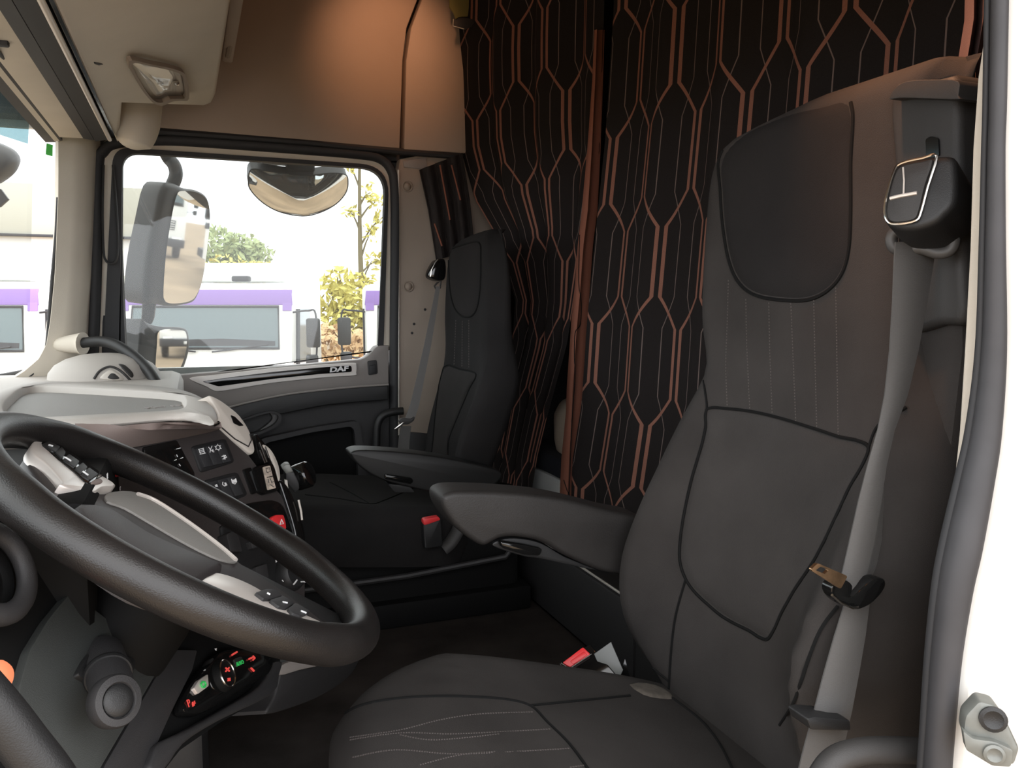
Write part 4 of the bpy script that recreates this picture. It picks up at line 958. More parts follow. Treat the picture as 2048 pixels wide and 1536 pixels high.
hz = swp('hazard_switch', [(544, 1034), (553, 1029), (568, 1029), (572, 1042), (574, 1058), (556, 1064), (546, 1050)], 'red', rec, .012, .003, .008, 3); hz['label'] = 'red hazard warning switch with white triangle'
swmark(hz, [('l', [(560, 1049), (563, 1039), (567, 1047), (560, 1049)], .0010)], .0085, name='triangle')
# cream edge trims along the console
SPL = SP
side = pslab(cr2([(418, 792), (436, 797), (458, 812), (480, 831), (498, 858), (508, 886), (510, 903), (502, 907), (484, 893), (468, 880), (450, 864), (437, 850), (437, 826)], 3), SP, .05, .004, .001)
ce = obj('cream_edge', side, 'cream', db, smooth=60)
obj('trim_slot', pslab(rnd([(462, 830), (470, 833), (488, 851), (480, 852), (468, 846)], 2), SP, .004, .0005, .0025), 'gloss_black', ce)
obj('inner_line', tube([hit(x, y, (SP[0]+SPN*.002, SPN)) for x, y in ((441, 853), (470, 878), (497, 893), (503, 880), (500, 868))], .0012, 6), 'tower', ce)
obj('cream_crescent', pslab(cr2([(526, 890), (536, 893), (548, 908), (558, 932), (561, 955), (557, 962), (552, 940), (540, 912)], 3), SP, .03, .003, .004), 'cream', db)
obj('gloss_edge', pslab(cr2([(512, 868), (522, 876), (532, 890), (548, 925), (536, 928), (522, 918), (514, 895)], 3), SP, .03, .003, .002), 'gloss_black', db)
for a, b in (((519, 884), (534, 924)), ((520, 900), (530, 926)), ((530, 893), (538, 915))):
    obj('chrome_rib', tube([hit(*a, (SP[0]+SPN*.004, SPN)), hit(*b, (SP[0]+SPN*.004, SPN))], .0016, 6), 'chrome', db)
obj('lower_edge', pslab(cr2([(560, 960), (576, 972), (594, 1010), (606, 1045), (614, 1090), (612, 1130), (600, 1120), (590, 1060), (572, 1000)], 3), SP, .04, .006, .006), 'gloss_black', db, smooth=60)
obj('lower_glint', tube([hit(x, y, (SP[0]+SPN*.010, SPN)) for x, y in ((597, 1000), (602, 1022), (604, 1040))], .0020, 6), 'cream', db)
obj('shift_panel', pslab(rnd([(440, 1050), (520, 1040), (560, 1110), (575, 1220), (470, 1230)], 10), SP, .02, .004, .004), 'plastic_black', db)
obj('toggle', pslab(rnd([(453, 1068), (470, 1060), (476, 1066), (486, 1104), (462, 1104)], 4), SP, .02, .004, .02), 'plastic_dark', db)
obj('toggle', pslab(rnd([(501, 1082), (514, 1086), (518, 1094), (505, 1098)], 3), SP, .02, .003, .014), 'plastic_dark', db)
obj('storage_flap', pslab(rnd([(511, 1134), (534, 1127), (541, 1170), (520, 1190)], 3), SP, .02, .003, .012), 'plastic_dark', db)
kb = obj('rotary_knob', lathe([(.030, 0), (.030, .012), (.026, .02), (.024, .022), (.001, .023)], hit(574, 1150, (SP[0]+SPN*.004, SPN)), SPN, 28), 'plastic_black', db)
swmark(kb, [('p', [(551, 1117), (552, 1125), (559, 1120)]), ('l', [(587, 1169), (594, 1160)], .0014), ('l', [(602, 1163.5), (613, 1163.5)], .0011), ('l', [(564, 1160), (567, 1163)]), ('l', [(559, 1171), (562, 1174)])], .03, name='mark')
# round socket cover on the console's far edge
so_ = thing('phone_holder', 'small black clamp holder on the passenger edge of the switch console', 'holder', at(590, 960, 'y', 1.66))
PH = PY(1.62)
obj('clip', pslab(rnd([(563, 936), (572, 929), (580, 929), (587, 944), (572, 948)], 3), PH, .03, .003), 'steel', so_)
obj('body', pslab(rnd([(571, 946), (588, 944), (598, 966), (599, 978), (590, 986), (582, 976), (572, 962)], 3), PH, .04, .004), 'plastic_black', so_)
obj('dial', lathe([(.026, 0), (.027, .004), (.027, .028), (.024, .032), (.001, .033)], at(592, 956, 'y', 1.66), V((.75, -.45, .3)), 22), 'gloss_black', so_)
obj('bracket_tab', pslab(rnd([(569, 960), (575, 961), (577, 979), (571, 978)], 1), PH, .008, .001, .008), 'cream', so_)
# instrument cluster behind the wheel
cl = obj('instrument_cluster', bx(-.30, -.105, .90, 1.27, .78, .925, .012), 'deep_black', db)
IC = (V((-.1035, 0, 0)), V((1, 0, 0)))
obj('gauge_number', text_bm('50', .010, hit(216, 956, IC), -Y, Z, .0004), 'white_mark', cl)
obj('gauge_number', text_bm('1  2  3  0', .007, hit(243, 974, IC), -Y, Z, .0004), 'white_mark', cl)
obj('needle', prism([hit(x, y, IC) for x, y in ((231, 946), (245, 951), (232, 954))], V((-.0006, 0, 0))), 'red', cl)
# lower dash
LD = (V((-.09, .9, .736)), V((.85, -.35, .40)).normalized())
obj('lower_body', pslab([(-260, 960), (60, 990), (330, 1170), (470, 1280), (560, 1310), (560, 1330), (545, 1385), (440, 1445), (360, 1500), (250, 1640), (-260, 1700)], LD, .30, 0, -.004), 'deep_black', db)
obj('knee_panel', pslab(rnd([(143, 1182), (215, 1238), (262, 1276), (300, 1296), (341, 1299), (205, 1530), (190, 1560), (60, 1560), (36, 1440), (40, 1370), (60, 1300), (95, 1242)], 8), LD, .02, .006, .006), 'knee', db)
obj('side_knee_panel', pslab(rnd([(344, 1299), (395, 1300), (385, 1340), (345, 1420), (300, 1520), (280, 1580), (196, 1580), (210, 1530)], 5), LD, .02, .005, .004), 'plastic_dark', db)
cpn = obj('climate_panel', pslab(cr2([(368, 1420), (372, 1395), (395, 1355), (428, 1320), (450, 1300), (500, 1296), (535, 1306), (548, 1322), (540, 1346), (510, 1364), (420, 1420), (385, 1428)], 3), LD, .012, .004, .012), 'gloss_black', db)
KC = hit(455, 1347, (LD[0]+LD[1]*.0205, LD[1]))-LD[1]*.0205
obj('knob_bezel', lathe([(.025, 0), (.025, .006), (.0235, .009), (.021, .010), (.001, .010)], KC, LD[1], 30), 'plastic_black', cpn)
kr = tube([KC+LD[1]*.0205+LD[1].orthogonal().normalized()*(.0168*math.cos(a))+LD[1].cross(LD[1].orthogonal().normalized())*(.0168*math.sin(a)) for a in (2*math.pi*k/36 for k in range(36))], .0014, 8, closed=True)
ck = obj('climate_knob', lathe([(.021, .008), (.0195, .017), (.0175, .020), (.016, .020), (.001, .0203)], KC, LD[1], 30), 'deep_black', cpn)
obj('chrome_ring', kr, 'chrome', ck)
def ldm(name, items, m, par, lift=.0135):
    bms = []
    for it in items:
        if it[0] == 'l': bms.append(tube([hit(x, y, (LD[0]+LD[1]*lift, LD[1])) for x, y in it[1]], it[2] if len(it) > 2 else .0007, 5))
        else: bms.append(pslab(it[1], LD, .0008, 0, lift))
    o = obj(name, join(*bms), m, par); o['kind'] = 'stuff'; return o
fan = lambda x, y, s: [('l', [(x+s*math.cos(a)*r, y+s*math.sin(a)*r) for r in (.35, 1)], .0011) for a in (.7, 2.3, 3.9, 5.4)]
def onk(items): return [(k, [(x, y) for x, y in p]) + tuple(r) for k, p, *r in items]
ldm('fan_symbol', fan(455, 1339, 5), 'red_glow', ck, .0212); ldm('fan_symbol', fan(458, 1359, 3), 'red_glow', ck, .0212)
obj('air_button', pslab(rnd([(388, 1376), (398, 1360), (416, 1348), (418, 1372), (396, 1388)], 3), LD, .006, .002, .016), 'silver', cpn)
ldm('snow_symbol', [('l', [(407+5*math.cos(k*1.05), 1369+6*math.sin(k*1.05)) for k in range(7)], .0011)], 'green_glow', cpn, .0172)
obj('auto_button', pslab(rnd([(468, 1318), (484, 1312), (488, 1326), (474, 1334)], 3), LD, .006, .002, .014), 'tower', cpn)
O = hit(474, 1333, (LD[0]+LD[1]*.0165, LD[1])); E_ = hit(488, 1327, (LD[0]+LD[1]*.0165, LD[1]))
LX = (E_-O).normalized(); LY = LD[1].cross(LX)
obj('lettering', text_bm('AUTO', .0075, O, LX, LY, .0004), 'green_glow', cpn)
O = hit(377, 1415, (LD[0]+LD[1]*.0135, LD[1]))
obj('lettering', text_bm('P', .0125, O, LX, LY, .0004), 'red_glow', cpn)
ldm('heat_symbol', [('l', [(385, 1404), (386, 1413)], .0009), ('l', [(389, 1402), (388, 1411)], .0009), ('l', [(384, 1408), (391, 1406)], .0006)], 'red_glow', cpn)
ldm('vent_symbol', [('l', [(498, 1318), (508, 1314)], .0013), ('l', [(506, 1312), (510, 1316), (506, 1320)], .0012)], 'red_glow', cpn)
ldm('vent_symbol', [('l', [(502, 1336), (508, 1342)], .0014)], 'red_glow', cpn)
ldm('heat_line', [('l', [(464, 1310), (474, 1304)], .0013)], 'red_glow', cpn)
ldm('dot', [('p', [(430, 1297), (434, 1296), (433, 1301)]), ('p', [(407, 1341), (411, 1338), (411, 1341)])], 'white_mark', cpn)
obj('ledge_strip', pslab(cr2([(300, 1540), (308, 1508), (322, 1484), (380, 1456), (450, 1416), (520, 1372), (549, 1326), (566, 1324), (560, 1350), (545, 1388), (440, 1440), (370, 1486), (330, 1540)], 3), LD, .03, .007, .012), 'plastic_dark', db, smooth=60)
obj('centre_lower', pslab(cr2([(534, 1428), (548, 1395), (560, 1352), (566, 1330), (620, 1322), (716, 1306), (712, 1336), (690, 1362), (650, 1388), (600, 1410)], 3), (at(620, 1370, 'y', 1.36), V((.75, -.60, .2)).normalized()), .25, .006), 'plastic_dark', db, smooth=60)
obj('centre_shelf', pslab(cr2([(564, 1330), (600, 1318), (660, 1308), (700, 1304), (650, 1328), (600, 1340), (562, 1350)], 3), (at(620, 1370, 'y', 1.355), V((.75, -.60, .2)).normalized()), .01, .002, .004), 'grey_door', db)
obj('centre_foot', bx(-.40, .0, 1.24, 1.62, .20, .62, .03), 'plastic_black', db)
# round vent, cut by the left edge of the picture
VC = (hit(-54, 1160, LD))
VX = LD[1].orthogonal().normalized(); VYv = LD[1].cross(VX)
def circ(r, h=0, n=40): return [VC+LD[1]*h+VX*(r*math.cos(a))+VYv*(r*math.sin(a)) for a in (2*math.pi*k/n for k in range(n))]
vent = thing('air_vent', 'round grey rimmed air vent at the left edge below the steering wheel', 'vent', VC)
obj('ring', tube(circ(.040, .02), .0085, 12, closed=True, squash=1.2), 'plastic_dark', vent)
obj('bowl', lathe([(.042, .0), (.034, .012), (.001, .004)], VC, LD[1], 28), 'gloss_black', vent)
# big push knob on the knee panel
pk_ = thing('push_knob', 'large round black push knob on the grey knee panel under the steering wheel', 'knob', hit(215, 1330, LD))
KA = V((.93, -.12, .10)).normalized()
K1 = hit(206, 1318, (LD[0]+LD[1]*.006, LD[1]))
obj('plate', pslab(rnd([(198, 1286), (272, 1318), (272, 1338), (240, 1372), (178, 1362), (155, 1350), (172, 1318)], 8), LD, .012, .004, .012), 'plastic_black', pk_)
K2 = at(233, 1402, 'y', .80)
ax = (K2-K1); ln = ax.length; ax = ax.normalized()
obj('stem', lathe([(.021, -.01), (.021, .3*ln), (.020, .33*ln), (.020, .72*ln), (.018, .80*ln)], K1, ax, 30), 'plastic_dark', pk_)
obj('collar', lathe([(.0215, .36*ln), (.0225, .38*ln), (.0225, .42*ln), (.0215, .44*ln)], K1, ax, 30), 'plastic_black', pk_)
FA = (KA*.55+(EYE-K2).normalized()*.75).normalized()
obj('cap', lathe([(.017, -.018), (.0235, -.010), (.0242, 0), (.0225, .004), (.0165, .005), (.0152, .003), (.0152, .001)], K2, FA, 34), 'plastic_dark', pk_)
obj('button', lathe([(.0145, 0), (.0145, .003), (.0125, .005), (.007, .006), (.001, .0064)], K2, FA, 30), 'plastic_black', pk_)
bt_ = tag(obj('indicator_button', lathe([(.012, 0), (.012, .004), (.008, .008), (.001, .009)], hit(-4, 1352, (LD[0]+LD[1]*.03, LD[1])), LD[1], 18), 'orange_glow'), 'glowing orange indicator button at the left edge below the vent', 'button')
tag(obj('grab_bar', tube(cr([at(x, y, 'y', .60) for x, y in ((-120, 1300), (-60, 1360), (0, 1428), (50, 1492), (100, 1556), (150, 1640))], 5), .0155, 14), 'plastic_black'), 'black padded grab bar across the bottom left corner', 'handle')

# ================================================================ STEERING WHEEL
WC, WN = V((-.013, .98, .860)), V((math.sin(math.radians(33)), 0, math.cos(math.radians(33))))
W1, W2 = V((WN.z, 0, -WN.x)), V((0, 1, 0)); WR, Wr = .2305, .0205
sw_ = thing('steering_wheel', 'black leather steering wheel with silver spoke trims in the lower left', 'steering wheel', WC-WN*.3)
nR = 120
obj('rim', tube([WC+W1*(WR*math.cos(a))+W2*(WR*math.sin(a)) for a in (2*math.pi*k/nR for k in range(nR))], [Wr*(1+.07*math.exp(-((math.cos(2*a))/.25)**2)) for a in (2*math.pi*k/nR for k in range(nR))], 24, closed=True, side=WN), 'rim', sw_, smooth=80)
def WP(l): return (WC+WN*l, WN)
def wslab(name, px, m, par, th, bev, lift, rr=0, sm=3):
    return obj(name, pslab(cr2(px, sm) if sm else rnd(px, rr), WP(lift), th, bev), m, par, smooth=60)
hub = wslab('hub_cover', [(60, 905), (100, 930), (150, 975), (205, 985), (262, 982), (312, 1000), (380, 1045), (440, 1090), (490, 1132), (560, 1176), (640, 1236), (668, 1262), (640, 1275), (560, 1250), (470, 1215), (380, 1180), (290, 1150), (200, 1090), (110, 1000), (60, 930)], 'hub', sw_, .030, .010, -.012)
wslab('hub_upper_face', [(215, 986), (262, 982), (312, 1001), (380, 1046), (440, 1092), (476, 1122), (440, 1118), (380, 1090), (310, 1050), (250, 1015), (215, 1002)], 'hub_grey', hub, .004, .001, -.0095)
obj('hub_line', tube([hit(x, y, WP(-.008)) for x, y in cr2([(275, 988), (312, 1002), (380, 1047), (440, 1092), (472, 1120)], 4, False)], .0026, 8), 'silver', hub)
wslab('airbag_pad', [(150, 1010), (215, 1010), (300, 1062), (380, 1098), (450, 1128), (420, 1150), (385, 1165), (300, 1140), (220, 1085)], 'hub', hub, .02, .008, .004)
t1 = wslab('spoke_trim', [(61, 898), (66, 884), (82, 874), (96, 878), (120, 896), (160, 928), (204, 951), (232, 970), (206, 974), (186, 984), (150, 978), (120, 968), (124, 962), (96, 930), (70, 910)], 'silver', sw_, .014, .004, -.002)
wslab('button_strip', [(84, 885), (98, 878), (125, 892), (165, 920), (204, 947), (196, 956), (176, 966), (150, 944), (118, 918), (98, 900)], 'gloss_black', t1, .006, .001, -.0006)
for q in ([(86, 886), (98, 881), (122, 893), (112, 904), (104, 901)], [(110, 904), (124, 893), (132, 904), (125, 917)], [(126, 919), (138, 907), (160, 922), (150, 935)], [(150, 937), (166, 924), (176, 934), (164, 947)], [(163, 950), (178, 934), (198, 948), (180, 960)]):
    b_ = wslab('thumb_button', q, 'plastic_black', t1, .006, .0015, .0012, 3, 0)
for a in ([(98, 890), (105, 892)], [(131, 915), (142, 922)], [(166, 943), (176, 950)]):
    obj('button_mark', tube([hit(x, y, WP(.0025)) for x, y in a], .0012, 5), 'white_mark', t1)
wslab('brown_inset', [(184, 962), (198, 956), (206, 962), (198, 966), (184, 968)], 'pad', t1, .004, .001, .0)
t2_ = wslab('spoke_trim', [(388, 1165), (396, 1148), (412, 1140), (450, 1146), (500, 1166), (545, 1192), (600, 1222), (650, 1246), (630, 1252), (590, 1240), (520, 1216), (460, 1195), (410, 1178)], 'silver', sw_, .016, .005, .0)
for q in ([(511, 1184), (534, 1177), (552, 1178), (566, 1190), (540, 1197), (528, 1197)], [(540, 1199), (567, 1191), (590, 1204), (574, 1215), (558, 1212)], [(576, 1216), (592, 1205), (622, 1222), (602, 1232), (586, 1226)]):
    wslab('thumb_button', q, 'plastic_dark', t2_, .008, .002, .0035, 3, 0)
for a in ([(534, 1186), (540, 1189)], [(566, 1204), (574, 1206)], [(602, 1222), (612, 1226)]):
    obj('button_mark', tube([hit(x, y, WP(.004)) for x, y in a], .0013, 5), 'white_mark', t2_)
col = [(.055, -.05), (.06, -.10), (.058, -.18), (.05, -.30)]
obj('column_shroud', lathe([(r, h) for r, h in col], WC, WN, 28), 'deep_black', sw_)  # near-black colour takes in the deep shade under the wheel
obj('lower_spoke', prism([WC+W1*a+W2*b-WN*.016 for a, b in ((.06, -.05), (.06, .05), (.22, .035), (.22, -.035))], -WN*.02, .006), 'plastic_black', sw_)

# ================================================================ OUTSIDE
# ---- mirrors on the passenger side
mm = thing('wing_mirror', 'tall dark passenger wing mirror pair on an arm outside the door window', 'mirror', at(300, 760, 'y', 3.0))
obj('arm', tube(cr([at(310, 250, 'y', 2.80), at(318, 275, 'y', 2.92)]+[at(x, y, 'y', 3.0) for x, y in ((334, 312), (348, 330), (352, 350), (344, 372), (338, 385))], 5), .022, 12, squash=.6), 'mirror_case', mm)
MP = (at(370, 495, 'y', 2.99), V((.72, -.69, -.100)).normalized())
obj('upper_housing', pslab(cr2([(328, 374), (350, 366), (372, 376), (400, 381), (419, 396), (425, 430), (421, 485), (411, 556), (397, 597), (380, 609), (345, 613), (318, 608), (291, 602), (296, 520), (312, 440)], 3), MP, .09, .02, -.002, seg=3), 'mirror_case', mm, smooth=60)
obj('mirror_glass', pslab(cr2([(364, 382), (394, 385), (413, 399), (420, 430), (416, 485), (406, 553), (393, 590), (377, 603), (345, 607), (330, 601), (327, 580), (333, 500), (345, 425), (354, 390)], 4), MP, .004, 0, .003), 'mirror', mm)
obj('joint', pslab(rnd([(284, 604), (312, 606), (308, 636), (302, 650), (282, 640)], 5), PY(2.98), .05, .006), 'mirror_case', mm)
LM = (at(345, 705, 'y', 2.97), V((.70, -.70, -.012)).normalized())
obj('lower_housing', pslab(cr2([(284, 640), (300, 648), (330, 654), (366, 655), (378, 666), (379, 702), (366, 742), (352, 757), (300, 762), (272, 752), (278, 700)], 3), LM, .08, .015, -.002), 'mirror_case', mm, smooth=60)
obj('mirror_glass', pslab(cr2([(320, 661), (362, 660), (373, 670), (372, 702), (361, 735), (349, 748), (317, 752), (311, 742), (314, 690)], 4), LM, .004, 0, .003), 'mirror', mm)
km = thing('kerb_mirror', 'wide crescent kerb mirror hanging at the top of the passenger window', 'mirror', at(600, 430, 'y', 2.95))
obj('mount', join(bx(.24, .36, 2.79, 2.97, 1.60, 1.64, .01), pslab(rnd([(574, 322), (630, 326), (630, 342), (574, 340)], 3), PY(2.90), .05, .004), pslab(rnd([(576, 338), (628, 340), (626, 352), (577, 350)], 3), PY(2.905), .04, .004)), 'rubber', km)
kpx = cr2([(500, 342), (512, 338), (560, 346), (620, 350), (660, 346), (690, 349), (696, 362), (692, 385), (672, 408), (640, 425), (605, 432), (560, 424), (525, 405), (500, 378), (497, 358)], 4)
KP = (at(600, 385, 'y', 2.98), V((.10, -.62, -.78)).normalized())
bm = bmesh.new(); cx, cy = 598, 386; prev = None
vc = bm.verts.new(hit(cx, cy, KP)+KP[1]*.045)
for k in range(1, 9):
    f = k/8; cur = [bm.verts.new(hit(cx+(x-cx)*f, cy+(y-cy)*f, KP)+KP[1]*.045*(1-f*f)) for x, y in kpx]; q = len(cur)
    for i in range(q):
        if prev is None: bm.faces.new((vc, cur[i], cur[(i+1) % q]))
        else: bm.faces.new((prev[i], cur[i], cur[(i+1) % q], prev[(i+1) % q]))
    prev = cur
obj('mirror_glass', bm, 'mirror', km, smooth=80)
obj('backing', pslab(kpx, KP, .035, 0, -.001), 'mirror_case', km)
obj('glass_rim', tube([hit(x, y, KP) for x, y in kpx], .0022, 6, closed=True), 'mirror_case', km)
fm = thing('front_mirror', 'dark rounded front mirror outside the windscreen at the left edge', 'mirror', at(0, 415, 'y', 3.1))
obj('housing', tube(cr([at(x, y, 'y', 3.1) for x, y in ((-60, 320), (-20, 325), (4, 335), (18, 345), (24, 350))], 4), [.07]*8+[.07, .068, .064, .058, .05, .04, .028, .014, .004], 14), 'mirror_case', fm, smooth=70)
obj('lower_glass', pslab([(-40, 368), (2, 378), (17, 398), (0, 413), (-40, 418)], PY(3.1), .02, .004), 'mirror_case', fm)
tag(obj('sticker', pslab([(93, 286), (106, 290), (105, 313), (91, 309)], PY(2.46), .001), 'green_sticker'), 'small green sticker in the top corner of the windscreen', 'sticker')

wp = thing('windscreen_wiper', 'dark wiper lying low outside the windscreen at the left edge', 'wiper', at(30, 745, 'y', 2.75))
obj('arm', tube([at(-30, 758, 'y', 2.7), at(20, 749, 'y', 2.72), at(62, 741, 'y', 2.75)], .007, 8), 'truck_interior', wp)
obj('blade', tube([at(-30, 764, 'y', 2.70), at(30, 752, 'y', 2.73)], .005, 6), 'rubber', wp)

# ---- parked trucks
GZ = -1.35
def truck(loc, rz, label):
    t = thing('truck', label, 'truck', (0, 0, 0), 'parked white trucks with purple roof edge')
    w, h, dp = 1.06, 2.74, 1.75
    # cab body: profile in y,z extruded across, front faces -y
    prof = [(0, .55), (-.02, 1.2), (0, 1.86), (.14, 2.60), (.30, h), (dp, h), (dp, .75), (1.25, .75), (1.1, .55), (.6, .45)]
    obj('cab_body', prism([V((-w, y, z)) for y, z in prof], V((2*w, 0, 0)), .05), 'white_paint', t)
    def fr(x, z, k=.012):   # a point on the raked front face
        y = -.02+(z-1.2)/.66*.02 if z < 1.86 else (z-1.86)/.74*.14
        return V((x, y-k, z))
    gl = obj('windscreen', prism([fr(-.90, 1.95), fr(.90, 1.95), fr(.88, 2.44), fr(-.88, 2.44)], V((0, .03, .0)), .008), 'truck_glass', t)
    obj('screen_seal', tube([fr(x, z, .014) for x, z in ((-.91, 1.94), (.91, 1.94), (.89, 2.45), (-.89, 2.45))], .016, 6, closed=True), 'truck_interior', gl)
    obj('dash_shadow', prism([fr(-.86, 1.97, .016), fr(.86, 1.97, .016), fr(.86, 2.03, .016), fr(.2, 2.06, .016), (fr(-.86, 2.03, .016))], V((0, .004, 0))), 'truck_interior', gl)
    obj('roof_band', prism([fr(-1.06, 2.47), fr(1.06, 2.47), V((1.04, .14, 2.66)), V((-1.04, .14, 2.66))], V((0, .06, 0)), .01), 'purple', t)
    for s in (-1, 1):
        obj('pillar_stripe', prism([fr(s*.94, 2.40), fr(s*1.05, 2.40), fr(s*1.05, 2.50), fr(s*.94, 2.50)], V((0, .03, 0))), 'purple', t)
        obj('side_window', prism([V((s*1.062, .30, 1.75)), V((s*1.062, 1.0, 1.75)), V((s*1.062, 1.0, 2.42)), V((s*1.062, .42, 2.42))], V((s*.012, 0, 0))), 'truck_glass', t)
        obj('quarter_light', prism([V((s*1.064, .20, 1.62)), V((s*1.064, .32, 1.62)), V((s*1.064, .40, 2.42)), V((s*1.064, .28, 2.42))], V((s*.02, 0, 0))), 'truck_interior', t)
        ma = obj('mirror_arm', tube(cr([V((s*1.06, .12, 2.38)), V((s*1.26, .04, 2.40)), V((s*1.36, .02, 2.36)), V((s*1.36, .02, 1.86)), V((s*1.28, .03, 1.80)), V((s*1.06, .12, 1.76))], 5), .012, 6), 'truck_interior', t)
        obj('mirror_head', box((s*1.33, .0, 2.13), (.17, .07, .36), .03), 'mirror_case', ma)
        obj('lower_mirror', box((s*1.31, .0, 1.78), (.15, .07, .17), .03), 'mirror_case', ma)
        obj('headlamp', box((s*.80, -.02, .72), (.34, .06, .20), .03), 'chrome', t)
        whl = lathe([(.18, -.01), (.25, .0), (.46, .02), (.48, .06), (.48, .22), (.44, .26)], V((s*1.02, .95, .48)), V((-s, 0, 0)), 24)
        obj('wheel', whl, 'truck_interior', t)
        obj('wiper', tube([fr(s*.1, 1.90, .03), fr(s*.35, 1.93, .03), fr(s*.78, 1.99, .035)], .010, 5), 'truck_interior', t)
        obj('beacon', box((s*.35, .42, 2.80), (.22, .12, .07), .02), 'truck_interior', t)
    obj('grille', prism([fr(-.70, 1.05), fr(.70, 1.05), fr(.72, 1.40), fr(-.72, 1.40)], V((0, .02, 0)), .01), 'truck_interior', t)
    for k in range(4): obj('grille_slat', box((0, -.034, 1.10+.08*k), (1.36, .02, .03), .005), 'white_paint', t)
    obj('bumper', box((0, -.02, .60), (2.16, .16, .30), .04), 'truck_interior', t)
    obj('number_plate', box((0, -.11, .60), (.5, .015, .11), .003), 'white_paint', t)
    obj('roof_tank', box((0, 1.2, 2.9), (1.5, .6, .25), .08), 'white_paint', t)
    obj('chassis', bx(-.5, .5, .5, 6.3, .45, .72), 'truck_interior', t)
    t.location = loc; t.rotation_euler = (0, 0, rz)
    return t
def copy_tree(o, par=None):
    c = o.copy(); COL.objects.link(c); c.parent = par
    for ch in list(o.children): copy_tree(ch, c)
    return c
def to_ground(p): return (p.x, p.y, GZ)
T1 = truck(to_ground(at(405, 600, 'y', 10.6)), math.radians(-20), 'white truck with purple roof edge framed whole in the middle of the passenger window')
def clone(loc, rz, label):
    c = copy_tree(T1); c.location = loc; c.rotation_euler = (0, 0, rz); c['label'] = label; return c
clone((3.15, 10.4, GZ), math.radians(-10), 'white truck with purple edge cut off by the right side of the passenger window')
clone((-2.72, 11.0, GZ), math.radians(-12), 'white truck with purple edge seen at the left through the windscreen')
clone((21.0, 5.6, GZ), math.radians(-96), 'nearer white truck facing us in the tall wing mirror')
clone((29.0, 3.0, GZ), math.radians(-92), 'farther white truck standing behind in the tall wing mirror')

# ---- trees and bushes beyond the yard
def leaf_cloud(c, rad, n, size, seed):
    rng = random.Random(seed); bm = bmesh.new()
    cl = [(V((rng.uniform(-1, 1), rng.uniform(-1, 1), rng.uniform(-.8, 1))), rng.uniform(.3, .6)) for _ in range(14)]
    for _ in range(n):
        cc, r = rng.choice(cl); d = V((rng.gauss(0, 1), rng.gauss(0, 1), rng.gauss(0, 1))).normalized()*r*rng.uniform(.7, 1)
        p = cc*.62+d; p = V((c[0]+p.x*rad[0], c[1]+p.y*rad[1], c[2]+p.z*rad[2]))
        a = V((rng.gauss(0, 1), rng.gauss(0, 1), rng.gauss(0, 1))).normalized(); b = a.orthogonal().normalized(); s = size*rng.uniform(.6, 1.3)
        q = [bm.verts.new(p+a*s*u+b*s*w) for u, w in ((-1, 0), (0, -.5), (1, 0), (0, .5))]; bm.faces.new(q)
    return bm
def bush(name, c, rad, n, size, m, label, seed, stems=5):
    t = thing(name, label, 'bush', (c.x, c.y, GZ))
    o = obj('foliage', leaf_cloud(c, rad, n, size, seed), m, t); o['kind'] = 'stuff'
    rng = random.Random(seed)
    for k in range(stems):
        e = V((c.x+rng.uniform(-.8, .8)*rad[0], c.y, c.z+rng.uniform(-.2, .9)*rad[2]))
        b = V((c.x+rng.uniform(-.2, .2)*rad[0], c.y, GZ)); mid = (b+e)*.5+V((rng.uniform(-.1, .1), 0, .1))
        obj('branch', tube(cr([b, mid, e], 4), [.05]*3+[.03]*4+[.012]*2, 6), 'bark', t)
    return t
bush('green_bush', at(462, 520, 'y', 30), (1.5, 1.0, 1.1), 1500, .14, 'leaf_g', 'green bush beyond the yard above the truck roof', 3)
bush('yellow_bush', at(478, 548, 'y', 27), (1.2, .8, .5), 700, .11, 'leaf_y', 'low yellow green hedge behind the middle truck', 5)
bush('autumn_bush', at(712, 615, 'y', 19), (.85, .8, 1.0), 1100, .11, 'leaf_y', 'yellow green bush in the gap right of the middle truck', 8, 8)
bush('orange_bush', at(712, 690, 'y', 16), (1.0, .7, .5), 900, .10, 'leaf_o', 'orange brown undergrowth at the foot of the yellow bush', 9)
tt = thing('tall_tree', 'tall thin tree with sparse leaves at the right of the passenger window', 'tree', to_ground(at(722, 600, 'y', 20)))
trunk = [at(x, y, 'y', 20) for x, y in ((722, 760), (723, 600), (720, 480), (719, 350), (721, 230))]
trunk[0].z = GZ
obj('trunk', tube(cr(trunk, 5), [.09-.07*k/20 for k in range(21)], 8), 'bark', tt)
rng = random.Random(4); fol = []
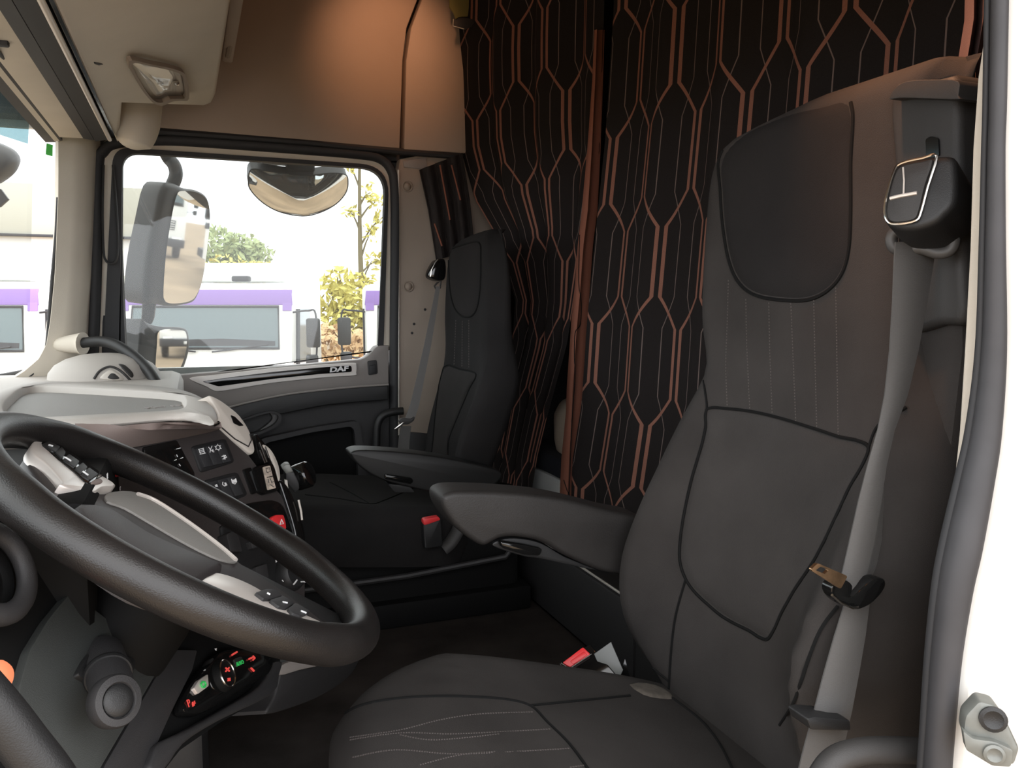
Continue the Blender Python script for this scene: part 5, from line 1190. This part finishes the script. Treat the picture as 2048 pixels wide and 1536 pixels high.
for k in range(10):
    y = 380+28*k; s = rng.choice((-1, 1)); a = at(721, y, 'y', 20); b = at(721+s*rng.uniform(15, 42), y-rng.uniform(20, 60), 'y', 20)
    obj('branch', tube([a, (a+b)/2+V((0, 0, .06)), b], [.03, .02, .008], 5), 'bark', tt)
    fol.append(leaf_cloud(b, (.25, .2, .25), 30, .09, 20+k))
o = obj('foliage', join(*fol), 'leaf_y', tt); o['kind'] = 'stuff'
# ---- long shed on the left
sh = thing('shed', 'long pale yard shed with olive roof fascia at the left', 'building', (-9, 46, GZ))
obj('wall', bx(-24, -1.0, 46, 60, GZ, 4.6), 'white_paint', sh)
obj('fascia', bx(-24.2, -.9, 45.7, 46, 4.5, 7.0, .05), 'metal_band', sh)
obj('gutter', bx(-24.2, -.9, 45.55, 45.7, 4.42, 4.55, .03), 'truck_interior', sh)
for k in range(7): obj('roller_door', bx(-23+3.1*k, -20.6+3.1*k, 45.9, 46.05, GZ, 2.6), 'metal_band', sh)
# ---- striker on the white jamb
ST = (at(1985, 1465, 'y', .50), V((-.62, -.72, .05)).normalized())
sk = thing('door_striker', 'zinc plated door striker with two bolts on the white pillar', 'striker', at(1985, 1530, 'y', .5))
obj('plate', pslab(rnd([(1930, 1432), (1958, 1402), (1990, 1410), (2012, 1440), (2040, 1500), (2030, 1532), (1990, 1530), (1935, 1490), (1926, 1462)], 8), ST, .022, .005), 'steel', sk)
obj('lower_block', pslab(rnd([(1926, 1462), (1946, 1478), (1990, 1484), (2026, 1500), (2022, 1534), (1985, 1532), (1932, 1500)], 6), ST, .012, .004, .008), 'steel', sk)
SX = ST[1].orthogonal().normalized(); 
for x, y, r, lf in ((1986, 1438, .0085, .001), (1988, 1508, .0065, .009)):
    c = hit(x, y, (ST[0]+ST[1]*lf, ST[1]))
    obj('bolt_recess' if y < 1450 else 'bolt', lathe([(r*1.4, 0), (r*1.4, .002), (r, .003), (r*.5, .0005), (.0005, .0005)], c, ST[1], 20), 'plastic_black' if y < 1450 else 'steel', sk)
